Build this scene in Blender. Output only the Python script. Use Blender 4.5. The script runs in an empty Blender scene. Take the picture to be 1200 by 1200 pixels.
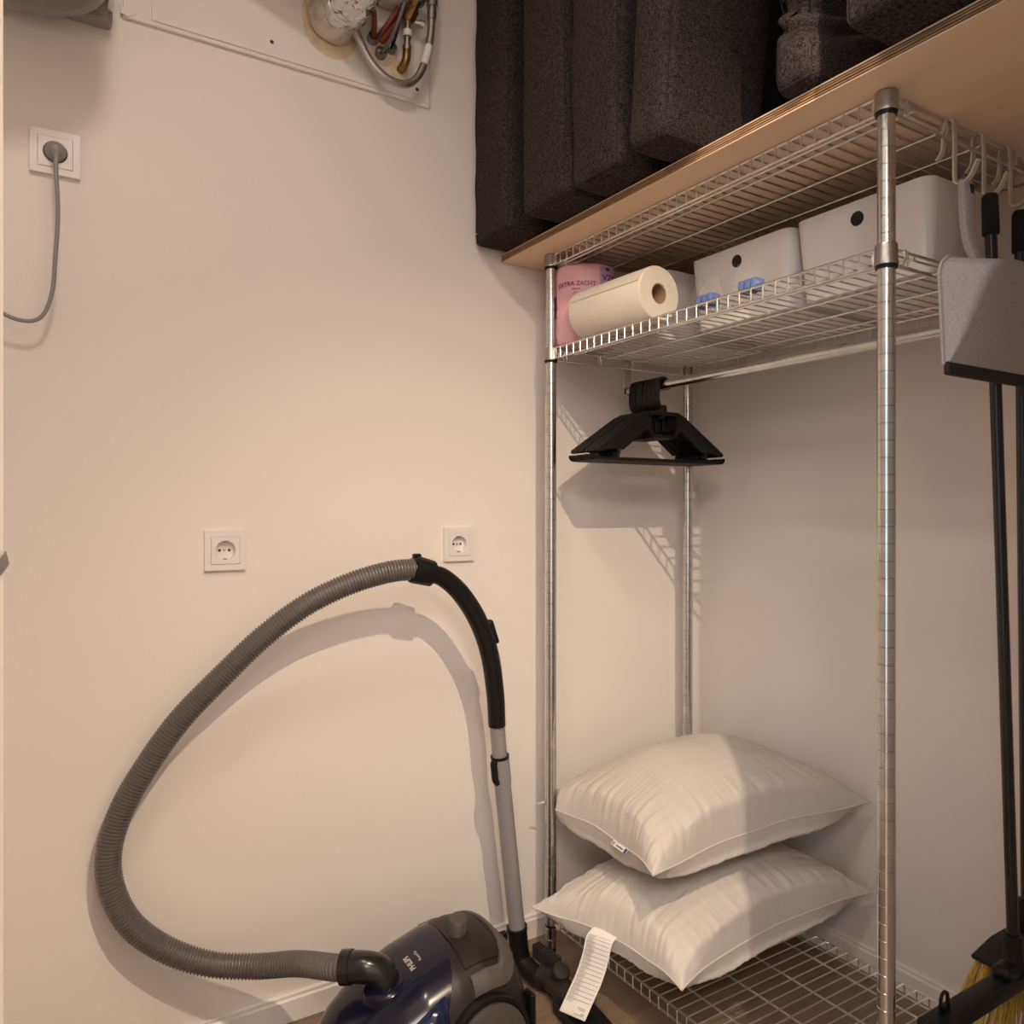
import bpy, bmesh, math, random
from mathutils import Vector, Matrix, noise
random.seed(7)
PI = math.pi
S = bpy.context.scene
COL = S.collection

# ------------------------------------------------------------------ camera
# room corner (back wall / right wall / floor) is the origin, back wall is y=0, right wall is x=0
cam = bpy.data.cameras.new('camera')
cam.sensor_width = 36.0
cam.lens = 914.43 / 1200 * 36.0
cam.shift_y = -0.0031
cam.clip_start = 0.01
camo = bpy.data.objects.new('camera', cam)
camo.location = (-1.6988, -1.6787, 1.0971)
camo.rotation_euler = (PI / 2, 0, 1.0158 - PI / 2)
COL.objects.link(camo)
S.camera = camo

# ------------------------------------------------------------------ light, world, exposure
S.view_settings.view_transform = 'Standard'
S.view_settings.look = 'None'
S.view_settings.exposure = 0.05
S.view_settings.gamma = 1.0
S.view_settings.use_curve_mapping = False

W = bpy.data.worlds.new('world')
S.world = W
W.use_nodes = True
W.node_tree.nodes['Background'].inputs[0].default_value = (0.55, 0.75, 1.0, 1)
W.node_tree.nodes['Background'].inputs[1].default_value = 0.6


def lamp(name, kind, loc, energy, color, target=None, **kw):
    d = bpy.data.lights.new(name, kind)
    d.energy = energy
    d.color = color
    for k, v in kw.items():
        setattr(d, k, v)
    o = bpy.data.objects.new(name, d)
    o.location = loc
    if target is not None:
        dv = Vector(target) - Vector(loc)
        o.rotation_euler = dv.to_track_quat('-Z', 'Y').to_euler()
    COL.objects.link(o)
    return o


# ceiling spot of the hall just outside the closet door (hard shadows on the back wall)
SPOT = (-1.248, -1.680, 2.167)
lamp('hall_spot_light', 'SPOT', SPOT, 93.0, (1.0, 0.775, 0.56), target=(-0.60, -1.26, 0.07),
     spot_size=math.radians(126), spot_blend=0.72, shadow_soft_size=0.003)
# round ceiling lamp of the closet
lamp('closet_lamp_light', 'AREA', (-1.62, -1.10, 2.53), 8.2, (1.0, 0.84, 0.73), target=(-1.62, -1.10, 0),
     shape='DISK', size=0.22)
# soft fill lights added in the hall behind the camera, without fixtures
lamp('hall_fill_light', 'AREA', (-2.35, -2.70, 2.19), 80.0, (1.0, 0.86, 0.76), target=(-2.35, -2.70, 0),
     shape='DISK', size=1.2)
lamp('hall_fill_light', 'AREA', (-0.3, -2.6, 2.19), 36.0, (1.0, 0.86, 0.76), target=(-0.3, -2.6, 0),
     shape='DISK', size=1.0)  # second fill, added to brighten the left jamb and lower back wall
# daylight through the hall window
lamp('daylight_light', 'AREA', (-3.38, -2.75, 1.25), 15.0, (0.34, 0.68, 1.0), target=(0, -2.75, 1.25),
     shape='RECTANGLE', size=1.5, size_y=1.7)

# ------------------------------------------------------------------ materials
MATS = {}


def mat(name, col, rough=0.6, metal=0.0, bump=0.0, bscale=200.0, var=0.0, vscale=8.0, stretch=(1, 1, 1),
        trans=0.0, alpha=1.0, coat=0.0, spec=None, emit=None, ior=None, sheen=0.0, detail=3.0, bdist=0.001):
    if name in MATS:
        return MATS[name]
    m = bpy.data.materials.new(name)
    m.use_nodes = True
    nt = m.node_tree
    b = nt.nodes['Principled BSDF']
    b.inputs['Base Color'].default_value = (*col, 1)
    b.inputs['Roughness'].default_value = rough
    b.inputs['Metallic'].default_value = metal
    b.inputs['Transmission Weight'].default_value = trans
    b.inputs['Alpha'].default_value = alpha
    b.inputs['Coat Weight'].default_value = coat
    b.inputs['Sheen Weight'].default_value = sheen
    if ior:
        b.inputs['IOR'].default_value = ior
    if spec is not None:
        b.inputs['Specular IOR Level'].default_value = spec
    if emit:
        b.inputs['Emission Color'].default_value = (*emit[:3], 1)
        b.inputs['Emission Strength'].default_value = emit[3]
    tc = nt.nodes.new('ShaderNodeTexCoord')
    mp = nt.nodes.new('ShaderNodeMapping')
    mp.inputs['Scale'].default_value = stretch
    nt.links.new(tc.outputs['Object'], mp.inputs[0])
    if var > 0:
        n = nt.nodes.new('ShaderNodeTexNoise')
        n.inputs['Scale'].default_value = vscale
        n.inputs['Detail'].default_value = detail
        nt.links.new(mp.outputs[0], n.inputs['Vector'])
        r = nt.nodes.new('ShaderNodeValToRGB')
        r.color_ramp.elements[0].position = 0.3
        r.color_ramp.elements[1].position = 0.7
        r.color_ramp.elements[0].color = (*[max(0, c * (1 - var)) for c in col], 1)
        r.color_ramp.elements[1].color = (*[min(1, c * (1 + var)) for c in col], 1)
        nt.links.new(n.outputs['Fac'], r.inputs[0])
        nt.links.new(r.outputs[0], b.inputs['Base Color'])
    if bump > 0:
        n2 = nt.nodes.new('ShaderNodeTexNoise')
        n2.inputs['Scale'].default_value = bscale
        n2.inputs['Detail'].default_value = 2.0
        nt.links.new(mp.outputs[0], n2.inputs['Vector'])
        bp = nt.nodes.new('ShaderNodeBump')
        bp.inputs['Strength'].default_value = bump
        bp.inputs['Distance'].default_value = bdist
        nt.links.new(n2.outputs['Fac'], bp.inputs['Height'])
        nt.links.new(bp.outputs[0], b.inputs['Normal'])
    MATS[name] = m
    return m


def fabric_mat(name, c0, c1):
    """heathered woven cloth: two crossed stretched noises mixed"""
    m = bpy.data.materials.new(name)
    m.use_nodes = True
    nt = m.node_tree
    b = nt.nodes['Principled BSDF']
    b.inputs['Roughness'].default_value = 0.95
    b.inputs['Specular IOR Level'].default_value = 0.1
    b.inputs['Sheen Weight'].default_value = 0.0
    tc = nt.nodes.new('ShaderNodeTexCoord')
    facs = []
    for sc in ((1000, 1000, 130), (190, 190, 1000)):
        mp = nt.nodes.new('ShaderNodeMapping')
        mp.inputs['Scale'].default_value = sc
        nt.links.new(tc.outputs['Object'], mp.inputs[0])
        n = nt.nodes.new('ShaderNodeTexNoise')
        n.inputs['Scale'].default_value = 1.0
        n.inputs['Detail'].default_value = 2.0
        nt.links.new(mp.outputs[0], n.inputs['Vector'])
        facs.append(n)
    mx = nt.nodes.new('ShaderNodeMath')
    mx.operation = 'MULTIPLY'
    nt.links.new(facs[0].outputs['Fac'], mx.inputs[0])
    nt.links.new(facs[1].outputs['Fac'], mx.inputs[1])
    r = nt.nodes.new('ShaderNodeValToRGB')
    r.color_ramp.elements[0].position = 0.15
    r.color_ramp.elements[1].position = 0.42
    r.color_ramp.elements[0].color = (*c0, 1)
    r.color_ramp.elements[1].color = (*c1, 1)
    nt.links.new(mx.outputs[0], r.inputs[0])
    nt.links.new(r.outputs[0], b.inputs['Base Color'])
    bp = nt.nodes.new('ShaderNodeBump')
    bp.inputs['Strength'].default_value = 0.4
    bp.inputs['Distance'].default_value = 0.001
    nt.links.new(mx.outputs[0], bp.inputs['Height'])
    nt.links.new(bp.outputs[0], b.inputs['Normal'])
    MATS[name] = m
    return m


def wood_mat(name, c0, c1, scale, rough=0.5, rings=6.0):
    m = bpy.data.materials.new(name)
    m.use_nodes = True
    nt = m.node_tree
    b = nt.nodes['Principled BSDF']
    b.inputs['Roughness'].default_value = rough
    tc = nt.nodes.new('ShaderNodeTexCoord')
    mp = nt.nodes.new('ShaderNodeMapping')
    mp.inputs['Scale'].default_value = scale
    nt.links.new(tc.outputs['Object'], mp.inputs[0])
    n = nt.nodes.new('ShaderNodeTexNoise')
    n.inputs['Scale'].default_value = rings
    n.inputs['Detail'].default_value = 6.0
    n.inputs['Distortion'].default_value = 0.6
    nt.links.new(mp.outputs[0], n.inputs['Vector'])
    r = nt.nodes.new('ShaderNodeValToRGB')
    r.color_ramp.elements[0].position = 0.3
    r.color_ramp.elements[1].position = 0.7
    r.color_ramp.elements[0].color = (*c0, 1)
    r.color_ramp.elements[1].color = (*c1, 1)
    nt.links.new(n.outputs['Fac'], r.inputs[0])
    nt.links.new(r.outputs[0], b.inputs['Base Color'])
    MATS[name] = m
    return m


PAINT = mat('wall_paint', (0.80, 0.752, 0.71), 0.85, bump=0.35, bscale=160, var=0.012, vscale=3, bdist=0.0006)
WHITE = mat('white_lacquer', (0.82, 0.79, 0.75), 0.35, var=0.01, vscale=20)
JAMB = mat('door_frame_paint', (0.60, 0.565, 0.53), 0.45, var=0.01, vscale=20)
BOARD = mat('panel_board', (0.79, 0.745, 0.705), 0.6, bump=0.2, bscale=300, var=0.012, vscale=6, bdist=0.0003)
PLASTIC_W = mat('white_plastic', (0.77, 0.735, 0.71), 0.28, var=0.005, vscale=30)
HOLE = mat('dark_hole', (0.012, 0.011, 0.010), 0.8, var=0.2, vscale=90)
STEEL = mat('zinc_steel', (0.60, 0.61, 0.60), 0.20, 1.0, var=0.10, vscale=45, bump=0.05, bscale=120)
WIRE = mat('zinc_wire', (0.74, 0.73, 0.70), 0.30, 1.0, var=0.08, vscale=60)
BRUSHED = mat('brushed_steel', (0.42, 0.415, 0.40), 0.40, 1.0, var=0.05, vscale=40, stretch=(1, 1, 8))
BLACK = mat('black_plastic', (0.008, 0.0075, 0.0075), 0.40, spec=0.25, bump=0.1, bscale=600, var=0.15, vscale=60, bdist=0.0002)
BLACKG = mat('black_gloss', (0.012, 0.012, 0.013), 0.22, var=0.1, vscale=30)
RUBBER = mat('black_rubber', (0.018, 0.017, 0.017), 0.75, var=0.2, vscale=80)
FOAMG = mat('foam_grip', (0.010, 0.010, 0.011), 0.95, bump=0.5, bscale=700, var=0.2, vscale=200, bdist=0.0004)
PLY = wood_mat('plywood_face', (0.78, 0.565, 0.385), (0.85, 0.64, 0.46), (5.0, 0.9, 8), 0.55, 3.0)
PLY_L = wood_mat('ply_light', (0.22, 0.115, 0.048), (0.58, 0.37, 0.20), (3, 14, 300), 0.7, 1.0)
PLY_D = wood_mat('ply_dark', (0.030, 0.013, 0.006), (0.20, 0.095, 0.038), (3, 11, 300), 0.7, 1.0)
FLOORW = wood_mat('floor_oak', (0.165, 0.110, 0.070), (0.26, 0.185, 0.122), (1.3, 16, 4), 0.45, 3.0)
FABRIC = fabric_mat('charcoal_weave', (0.005, 0.0042, 0.0045), (0.088, 0.072, 0.071))
SEAM = mat('charcoal_seam', (0.012, 0.010, 0.010), 0.95, var=0.2, vscale=200)
PILLOW = mat('white_cotton', (0.58, 0.54, 0.495), 0.9, bump=0.25, bscale=500, var=0.012, vscale=30, bdist=0.0004)
LABEL = mat('white_label', (0.80, 0.77, 0.73), 0.7, var=0.02, vscale=60)
INK = mat('black_ink', (0.05, 0.045, 0.045), 0.7, var=0.1, vscale=60)
INKG = mat('grey_ink', (0.34, 0.32, 0.31), 0.8, var=0.1, vscale=60)
INKB = mat('blue_ink', (0.02, 0.07, 0.20), 0.6, var=0.1, vscale=60)
HOSE = mat('grey_hose', (0.115, 0.107, 0.104), 0.36, spec=0.75, var=0.05, vscale=60)
GREYT = mat('grey_tube', (0.27, 0.262, 0.275), 0.40, var=0.03, vscale=40)
GREYD = mat('dark_grey_plastic', (0.062, 0.056, 0.052), 0.5, bump=0.1, bscale=700, var=0.05, vscale=60, bdist=0.0002)
GREYM = mat('mid_grey_plastic', (0.078, 0.071, 0.065), 0.5, bump=0.1, bscale=700, var=0.05, vscale=60, bdist=0.0002)
CHAR = mat('charcoal_plastic', (0.018, 0.015, 0.014), 0.42, spec=0.35, bump=0.1, bscale=700, var=0.08, vscale=60, bdist=0.0002)
NAVY = mat('navy_gloss', (0.0045, 0.0055, 0.020), 0.20, var=0.1, vscale=12, coat=0.15, spec=0.35)
NAVYW = mat('navy_clear_window', (0.004, 0.011, 0.045), 0.06, var=0.2, vscale=20, coat=0.6)
PRINT = mat('silver_print', (0.42, 0.41, 0.40), 0.5, var=0.05, vscale=60)
PAN = mat('speckled_grey_plastic', (0.42, 0.41, 0.42), 0.6, var=0.16, vscale=420, detail=1.0, bump=0.2, bscale=500, bdist=0.0003)
HOOK = mat('beige_hook', (0.62, 0.52, 0.40), 0.5, var=0.05, vscale=60)
BRISTLE = mat('yellow_bristle', (0.62, 0.40, 0.07), 0.7, var=0.25, vscale=120, stretch=(1, 1, 0.1))
PAPER = mat('kitchen_paper', (0.68, 0.615, 0.53), 0.95, bump=0.6, bscale=260, var=0.02, vscale=40, bdist=0.0008)
CARD = mat('cardboard_core', (0.36, 0.22, 0.13), 0.9, var=0.08, vscale=60)
PINK = mat('pink_wrap', (0.74, 0.42, 0.46), 0.32, bump=0.35, bscale=18, var=0.10, vscale=14, bdist=0.004)
LILAC = mat('lilac_wrap', (0.47, 0.31, 0.47), 0.30, bump=0.3, bscale=25, var=0.08, vscale=14, bdist=0.003)
MAGENTA = mat('magenta_print', (0.32, 0.035, 0.17), 0.35, var=0.1, vscale=30)
PURPLE = mat('purple_print', (0.15, 0.03, 0.22), 0.35, var=0.1, vscale=30)
CLEAR = mat('clear_film', (0.7, 0.7, 0.7), 0.12, alpha=0.055, bump=0.5, bscale=60, bdist=0.002, spec=0.8)
BLUE = mat('blue_pods', (0.075, 0.135, 0.36), 0.3, var=0.3, vscale=90)
FOIL = mat('foil', (0.66, 0.65, 0.64), 0.18, 1.0, var=0.04, vscale=30, bump=0.3, bscale=70, bdist=0.002)
FOILD = mat('foil_dull', (0.62, 0.56, 0.49), 0.38, 0.7, var=0.14, vscale=40, bump=0.4, bscale=60, bdist=0.002)
PUFOAM = mat('sealing_foam', (0.66, 0.55, 0.37), 0.9, bump=0.6, bscale=90, var=0.10, vscale=40, bdist=0.003)
ORANGE = mat('orange_pipe', (0.25, 0.050, 0.020), 0.5, var=0.08, vscale=50)
GREYC = mat('grey_conduit', (0.15, 0.155, 0.165), 0.5, var=0.08, vscale=50)
BRASS = mat('brass', (0.30, 0.18, 0.065), 0.42, 1.0, var=0.15, vscale=60)
BRAID = mat('braided_steel', (0.48, 0.45, 0.42), 0.38, 0.9, var=0.25, vscale=500, bump=0.6, bscale=900, bdist=0.0006)
CORD = mat('grey_cord', (0.25, 0.24, 0.245), 0.5, var=0.05, vscale=60)
APPL = mat('grey_appliance', (0.27, 0.255, 0.245), 0.5, var=0.03, vscale=30)
CERAM = mat('outlet_well', (0.74, 0.71, 0.67), 0.4, var=0.02, vscale=40)
GLASS = mat('window_glass', (0.95, 0.97, 1.0), 0.02, trans=1.0, ior=1.05, var=0.01, vscale=4)

# ------------------------------------------------------------------ builders
OFF = {}


def tag(o, label=None, cat=None, group=None, kind=None):
    if label:
        o['label'] = label
    if cat:
        o['category'] = cat
    if group:
        o['group'] = group
    if kind:
        o['kind'] = kind
    return o


def thing(name, loc, label, cat, group=None):
    o = bpy.data.objects.new(name, None)
    o.empty_display_size = 0.05
    o.location = loc
    COL.objects.link(o)
    OFF[o.name] = Vector(loc)
    return tag(o, label, cat, group)


def basis(d):
    d = d.normalized()
    a = Vector((0, 0, 1)) if abs(d.z) < 0.9 else Vector((1, 0, 0))
    u = a.cross(d).normalized()
    return u, d.cross(u).normalized()


def smooth_path(pts, n):
    """Catmull-Rom resample"""
    P = [Vector(p) for p in pts]
    P = [P[0] * 2 - P[1]] + P + [P[-1] * 2 - P[-2]]
    out = []
    for i in range(1, len(P) - 2):
        for k in range(n):
            t = k / n
            a, b, c, d = P[i - 1], P[i], P[i + 1], P[i + 2]
            out.append(0.5 * ((2 * b) + (c - a) * t + (2 * a - 5 * b + 4 * c - d) * t * t + (3 * b - a - 3 * c + d) * t ** 3))
    out.append(P[-2].copy())
    return out


def even_path(pts, step):
    P = [Vector(p) for p in pts]
    out = [P[0].copy()]
    acc = 0.0
    for i in range(len(P) - 1):
        L = (P[i + 1] - P[i]).length
        if L < 1e-9:
            continue
        t = step - acc
        while t <= L:
            out.append(P[i].lerp(P[i + 1], t / L))
            t += step
        acc = L - (t - step)
    if (out[-1] - P[-1]).length > step * 0.3:
        out.append(P[-1].copy())
    return out


class MB:
    def __init__(self):
        self.bm = bmesh.new()

    def _mi(self, geom_faces, mi):
        for f in geom_faces:
            f.material_index = mi

    def box(self, c, s, rot=None, ch=0.0, mi=0, seg=1):
        t = bmesh.new()
        bmesh.ops.create_cube(t, size=1.0)
        for v in t.verts:
            v.co = Vector((v.co.x * s[0], v.co.y * s[1], v.co.z * s[2]))
        if ch > 0:
            bmesh.ops.bevel(t, geom=list(t.edges), offset=ch, segments=seg, affect='EDGES', profile=0.5)
        M = Matrix.Translation(c)
        if rot is not None:
            M = M @ (rot if isinstance(rot, Matrix) else Matrix.Rotation(rot[1], 4, rot[0]))
        return self._merge(t, M, mi)

    def _merge(self, t, M, mi):
        vm = {}
        for v in t.verts:
            vm[v] = self.bm.verts.new(M @ v.co)
        for f in t.faces:
            try:
                nf = self.bm.faces.new([vm[v] for v in f.verts])
                nf.material_index = mi
            except ValueError:
                pass
        t.free()
        return self

    def tube(self, pts, r, seg=10, caps=True, mi=0, sx=1.0):
        P = [Vector(p) for p in pts]
        n = len(P)
        R = r if isinstance(r, (list, tuple)) else [r] * n
        rings = []
        u = None
        for i in range(n):
            d = (P[min(i + 1, n - 1)] - P[max(i - 1, 0)])
            if d.length < 1e-9:
                d = Vector((0, 0, 1))
            d.normalize()
            if u is None:
                u, w = basis(d)
            else:
                u = (u - d * u.dot(d))
                if u.length < 1e-6:
                    u, w = basis(d)
                u.normalize()
                w = d.cross(u).normalized()
            ring = [self.bm.verts.new(P[i] + (u * math.cos(a) * sx + w * math.sin(a)) * R[i])
                    for a in [2 * PI * k / seg for k in range(seg)]]
            rings.append(ring)
        for i in range(n - 1):
            for k in range(seg):
                f = self.bm.faces.new((rings[i][k], rings[i][(k + 1) % seg], rings[i + 1][(k + 1) % seg], rings[i + 1][k]))
                f.material_index = mi
        if caps:
            self.bm.faces.new(list(reversed(rings[0]))).material_index = mi
            self.bm.faces.new(rings[-1]).material_index = mi
        return self

    def lathe(self, o, d, prof, seg=24, mi=0, caps=True, ref=None):
        """prof: list of (distance along d, radius)"""
        o = Vector(o)
        d = Vector(d).normalized()
        u, w = basis(d)
        rings = []
        for (t, r) in prof:
            rings.append([self.bm.verts.new(o + d * t + (u * math.cos(2 * PI * k / seg) + w * math.sin(2 * PI * k / seg)) * max(r, 1e-5))
                          for k in range(seg)])
        for i in range(len(rings) - 1):
            for k in range(seg):
                f = self.bm.faces.new((rings[i][k], rings[i][(k + 1) % seg], rings[i + 1][(k + 1) % seg], rings[i + 1][k]))
                f.material_index = mi
        if caps:
            self.bm.faces.new(list(reversed(rings[0]))).material_index = mi
            self.bm.faces.new(rings[-1]).material_index = mi
        return self

    def prism(self, poly, M, depth, mi=0, ch=0.0):
        """poly: 2D outline (x,y) extruded along local z by depth, placed by matrix M"""
        t = bmesh.new()
        a = [t.verts.new((p[0], p[1], 0)) for p in poly]
        b = [t.verts.new((p[0], p[1], depth)) for p in poly]
        n = len(poly)
        t.faces.new(list(reversed(a)))
        t.faces.new(b)
        for k in range(n):
            t.faces.new((a[k], a[(k + 1) % n], b[(k + 1) % n], b[k]))
        if ch > 0:
            bmesh.ops.bevel(t, geom=list(t.edges), offset=ch, segments=1, affect='EDGES', profile=0.5)
        return self._merge(t, M, mi)

    def grid(self, fn, nu, nv, closed_u=False, mi=0):
        V = [[self.bm.verts.new(fn(i / nu, j / nv)) for j in range(nv + 1)] for i in range(nu if closed_u else nu + 1)]
        m = len(V)
        for i in range(nu):
            for j in range(nv):
                f = self.bm.faces.new((V[i][j], V[(i + 1) % m][j], V[(i + 1) % m][j + 1], V[i][j + 1]))
                f.material_index = mi
        return V

    def build(self, name, mats, parent=None, smooth=True, angle=35, weld=0.0):
        if weld > 0:
            bmesh.ops.remove_doubles(self.bm, verts=list(self.bm.verts), dist=weld)
        bmesh.ops.recalc_face_normals(self.bm, faces=list(self.bm.faces))
        off = OFF.get(parent.name, Vector((0, 0, 0))) if parent is not None else None
        me = bpy.data.meshes.new(name)
        if off is not None:
            for v in self.bm.verts:
                v.co -= off
        else:
            # origin at the bottom centre of the mesh
            xs = [v.co.x for v in self.bm.verts]
            ys = [v.co.y for v in self.bm.verts]
            zs = [v.co.z for v in self.bm.verts]
            off0 = Vector(((min(xs) + max(xs)) / 2, (min(ys) + max(ys)) / 2, min(zs)))
            for v in self.bm.verts:
                v.co -= off0
        if smooth:
            ca = math.radians(angle)
            for e in self.bm.edges:
                if len(e.link_faces) == 2:
                    try:
                        e.smooth = e.calc_face_angle() < ca
                    except ValueError:
                        e.smooth = True
            for f in self.bm.faces:
                f.smooth = True
        self.bm.to_mesh(me)
        self.bm.free()
        if not isinstance(mats, (list, tuple)):
            mats = [mats]
        for m in mats:
            me.materials.append(m)
        o = bpy.data.objects.new(name, me)
        COL.objects.link(o)
        if parent is not None:
            o.parent = parent
            OFF[o.name] = off
        else:
            o.location = off0
            OFF[o.name] = off0
        return o


def copy_tree(o, parent=None):
    c = o.copy()
    COL.objects.link(c)
    c.parent = parent
    for ch in list(o.children):
        copy_tree(ch, c)
    return c


def text_mesh(txt, size, bold=0.0):
    """flat text as a bmesh-ready list of (verts, faces) lying in xy, left-bottom at 0"""
    cu = bpy.data.curves.new('text_tmp', 'FONT')
    cu.body = txt
    cu.size = size
    cu.offset = bold
    cu.resolution_u = 3
    ob = bpy.data.objects.new('text_tmp', cu)
    COL.objects.link(ob)
    dg = bpy.context.evaluated_depsgraph_get()
    me = bpy.data.meshes.new_from_object(ob.evaluated_get(dg))
    vs = [v.co.copy() for v in me.vertices]
    fs = [list(p.vertices) for p in me.polygons]
    bpy.data.objects.remove(ob)
    bpy.data.curves.remove(cu)
    bpy.data.meshes.remove(me)
    x0 = min(v.x for v in vs)
    x1 = max(v.x for v in vs)
    return [Vector((v.x - x0, v.y, 0)) for v in vs], fs, x1 - x0


def add_text(mb, txt, size, fn, bold=0.0, mi=0):
    vs, fs, w = text_mesh(txt, size, bold)
    V = [mb.bm.verts.new(fn(v.x, v.y, w)) for v in vs]
    for f in fs:
        try:
            mb.bm.faces.new([V[i] for i in f]).material_index = mi
        except ValueError:
            pass


def ring_poly(cx, cy, rx, ry, n, a0=0.0):
    return [(cx + rx * math.cos(a0 + 2 * PI * k / n), cy + ry * math.sin(a0 + 2 * PI * k / n)) for k in range(n)]


def XZ(y):
    """maps prism (x, y, z) to world (x, y0 - z, y): outline in the x/z plane, depth towards -y"""
    return Matrix(((1, 0, 0, 0), (0, 0, -1, y), (0, 1, 0, 0), (0, 0, 0, 1)))


# ------------------------------------------------------------------ room shell
JX0, JX1 = -1.7055, -1.03       # door opening
YF0, YF1 = -1.385, -1.50        # front wall inner and outer face
LINT = 2.12
CEIL = 2.56


def slab(name, lo, hi, m, kind='structure', parent=None, ch=0.0):
    mb = MB()
    c = [(a + b) / 2 for a, b in zip(lo, hi)]
    s = [b - a for a, b in zip(lo, hi)]
    mb.box(c, s, ch=ch)
    o = mb.build(name, m, parent, smooth=ch > 0)
    if kind and parent is None:
        o['kind'] = kind
    return o


slab('wall_right', (0.0, YF1, -0.05), (0.12, 0.0, CEIL), PAINT)
slab('wall_left', (-2.3, YF1, -0.05), (-2.18, 0.0, CEIL), PAINT)
slab('ceiling', (-2.3, YF1, CEIL), (0.12, 0.12, CEIL + 0.1), PAINT)
mb = MB()
mb.box(((-2.18 + JX0 - 0.03) / 2, (YF0 + YF1) / 2, CEIL / 2), (JX0 - 0.03 + 2.18, YF0 - YF1, CEIL))
mb.box(((JX1 + 0.03) / 2, (YF0 + YF1) / 2, CEIL / 2), (-(JX1 + 0.03), YF0 - YF1, CEIL))
mb.box(((JX0 + JX1) / 2, (YF0 + YF1) / 2, (LINT + 0.03 + CEIL) / 2), (JX1 - JX0 + 0.06, YF0 - YF1, CEIL - LINT - 0.03))
o = mb.build('wall_front', PAINT, smooth=False)
o['kind'] = 'structure'

# door frame: two jambs and the head, with stop rebates
fr = slab('trim_1', (JX0 - 0.03, YF1 - 0.012, 0), (JX0, YF0 + 0.0, LINT), JAMB, ch=0.001)
slab('trim_2', (JX1, YF1 - 0.012, 0), (JX1 + 0.03, YF0 + 0.0, LINT), JAMB, ch=0.001)
slab('trim_3', (JX0 - 0.03, YF1 - 0.012, LINT), (JX1 + 0.03, YF0, LINT + 0.03), JAMB, ch=0.001)
# lock strike plate with its curved lip on the left jamb
sp = MB()
sp.box((JX0 + 0.0004, -1.468, 1.0825), (0.0010, 0.030, 0.16), ch=0.0003)
sp.grid(lambda u, v: Vector((JX0 + 0.0003 + 0.0013 * math.sin(u * PI / 2) ** 1.5 * (1 - 0.75 * v), -1.453 + 0.070 * u, 1.0797 + 0.0042 * v)), 8, 4)
o = sp.build('strike_plate', GREYD, fr)

# skirting boards with a small top ledge
BBH = 0.058
for nm, pts in (('baseboard_back', ((-2.18, 0.0), (0.0, 0.0))), ('baseboard_right', ((0.0, 0.0), (0.0, YF0)))):
    mb = MB()
    prof = [(0, 0), (-0.012, 0), (-0.012, BBH - 0.012), (-0.0085, BBH - 0.008), (-0.0085, BBH - 0.002), (-0.006, BBH), (0, BBH)]
    if nm.endswith('back'):
        M = Matrix(((0, 0, 1, -2.18), (1, 0, 0, -0.0005), (0, 1, 0, 0), (0, 0, 0, 1)))
        mb.prism(prof, M, 2.18 - 0.0085)
    else:
        M = Matrix(((1, 0, 0, -0.0005), (0, 0, 1, YF0), (0, 1, 0, 0), (0, 0, 0, 1)))
        mb.prism(prof, M, -YF0 - 0.0005)
    o = mb.build(nm, WHITE, smooth=False)
    o['kind'] = 'structure'

# floor: sub-floor with oak planks laid as single boards
fl = slab('floor', (-3.4, -3.8, -0.06), (1.2, 0.0, -0.012), RUBBER)
pm = None
pw, pl = 0.19, 1.20
row = 0
x_start = -2.18
yy = -0.001
while yy > -1.5:
    xoff = [-0.35, -0.85, -0.1, -0.6, -1.05, -0.45, -0.9, -0.2][row % 8]
    x = -2.18 + xoff
    while x < 0:
        a, b = max(x, -2.18), min(x + pl, 0.0)
        if b - a > 0.03:
            mb = MB()
            ym = max(yy - pw, -1.5)
            mb.box(((a + b) / 2, (yy + ym) / 2, -0.006), (b - a - 0.001, yy - ym - 0.001, 0.012), ch=0.0012)
            o = mb.build('plank', FLOORW, fl, smooth=False)
        x += pl
    yy -= pw
    row += 1
# hall behind the camera
slab('wall_hall_back', (-3.4, -3.92, -0.05), (1.2, -3.8, 2.3), PAINT)
slab('wall_hall_right', (1.2, -3.9, -0.05), (1.3, YF1, 2.3), PAINT)
slab('wall_hall_front', (0.12, YF1, -0.05), (1.2, YF1 + 0.1, 2.3), PAINT)
slab('wall_hall_corner', (-3.4, YF1, -0.05), (-2.3, YF1 + 0.1, 2.3), PAINT)
slab('ceiling_hall', (-3.5, -3.9, 2.22), (1.3, YF1, 2.3), PAINT)
slab('floor_hall', (-3.4, -3.8, -0.012), (1.2, -1.5, 0.0), FLOORW)
mb = MB()
mb.box((-3.45, -1.73, 1.15), (0.1, 0.54, 2.3))
mb.box((-3.45, -3.70, 1.15), (0.1, 0.40, 2.3))
mb.box((-3.45, -2.75, 0.19), (0.1, 1.5, 0.38))
mb.box((-3.45, -2.75, 2.21), (0.1, 1.5, 0.18))
o = mb.build('wall_hall_left', PAINT, smooth=False)
o['kind'] = 'structure'
mb = MB()
for (a, b) in (((-3.44, -3.48, 1.25), (0.05, 0.04, 1.74)), ((-3.44, -2.02, 1.25), (0.05, 0.04, 1.74)),
               ((-3.44, -2.75, 0.40), (0.05, 1.50, 0.04)), ((-3.44, -2.75, 2.10), (0.05, 1.50, 0.04))):
    mb.box(a, b, ch=0.003)
o = mb.build('window_1', WHITE)
o['kind'] = 'structure'
g = MB()
g.box((-3.45, -2.75, 1.25), (0.006, 1.42, 1.66))
g.build('pane', GLASS, o, smooth=False)

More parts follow.
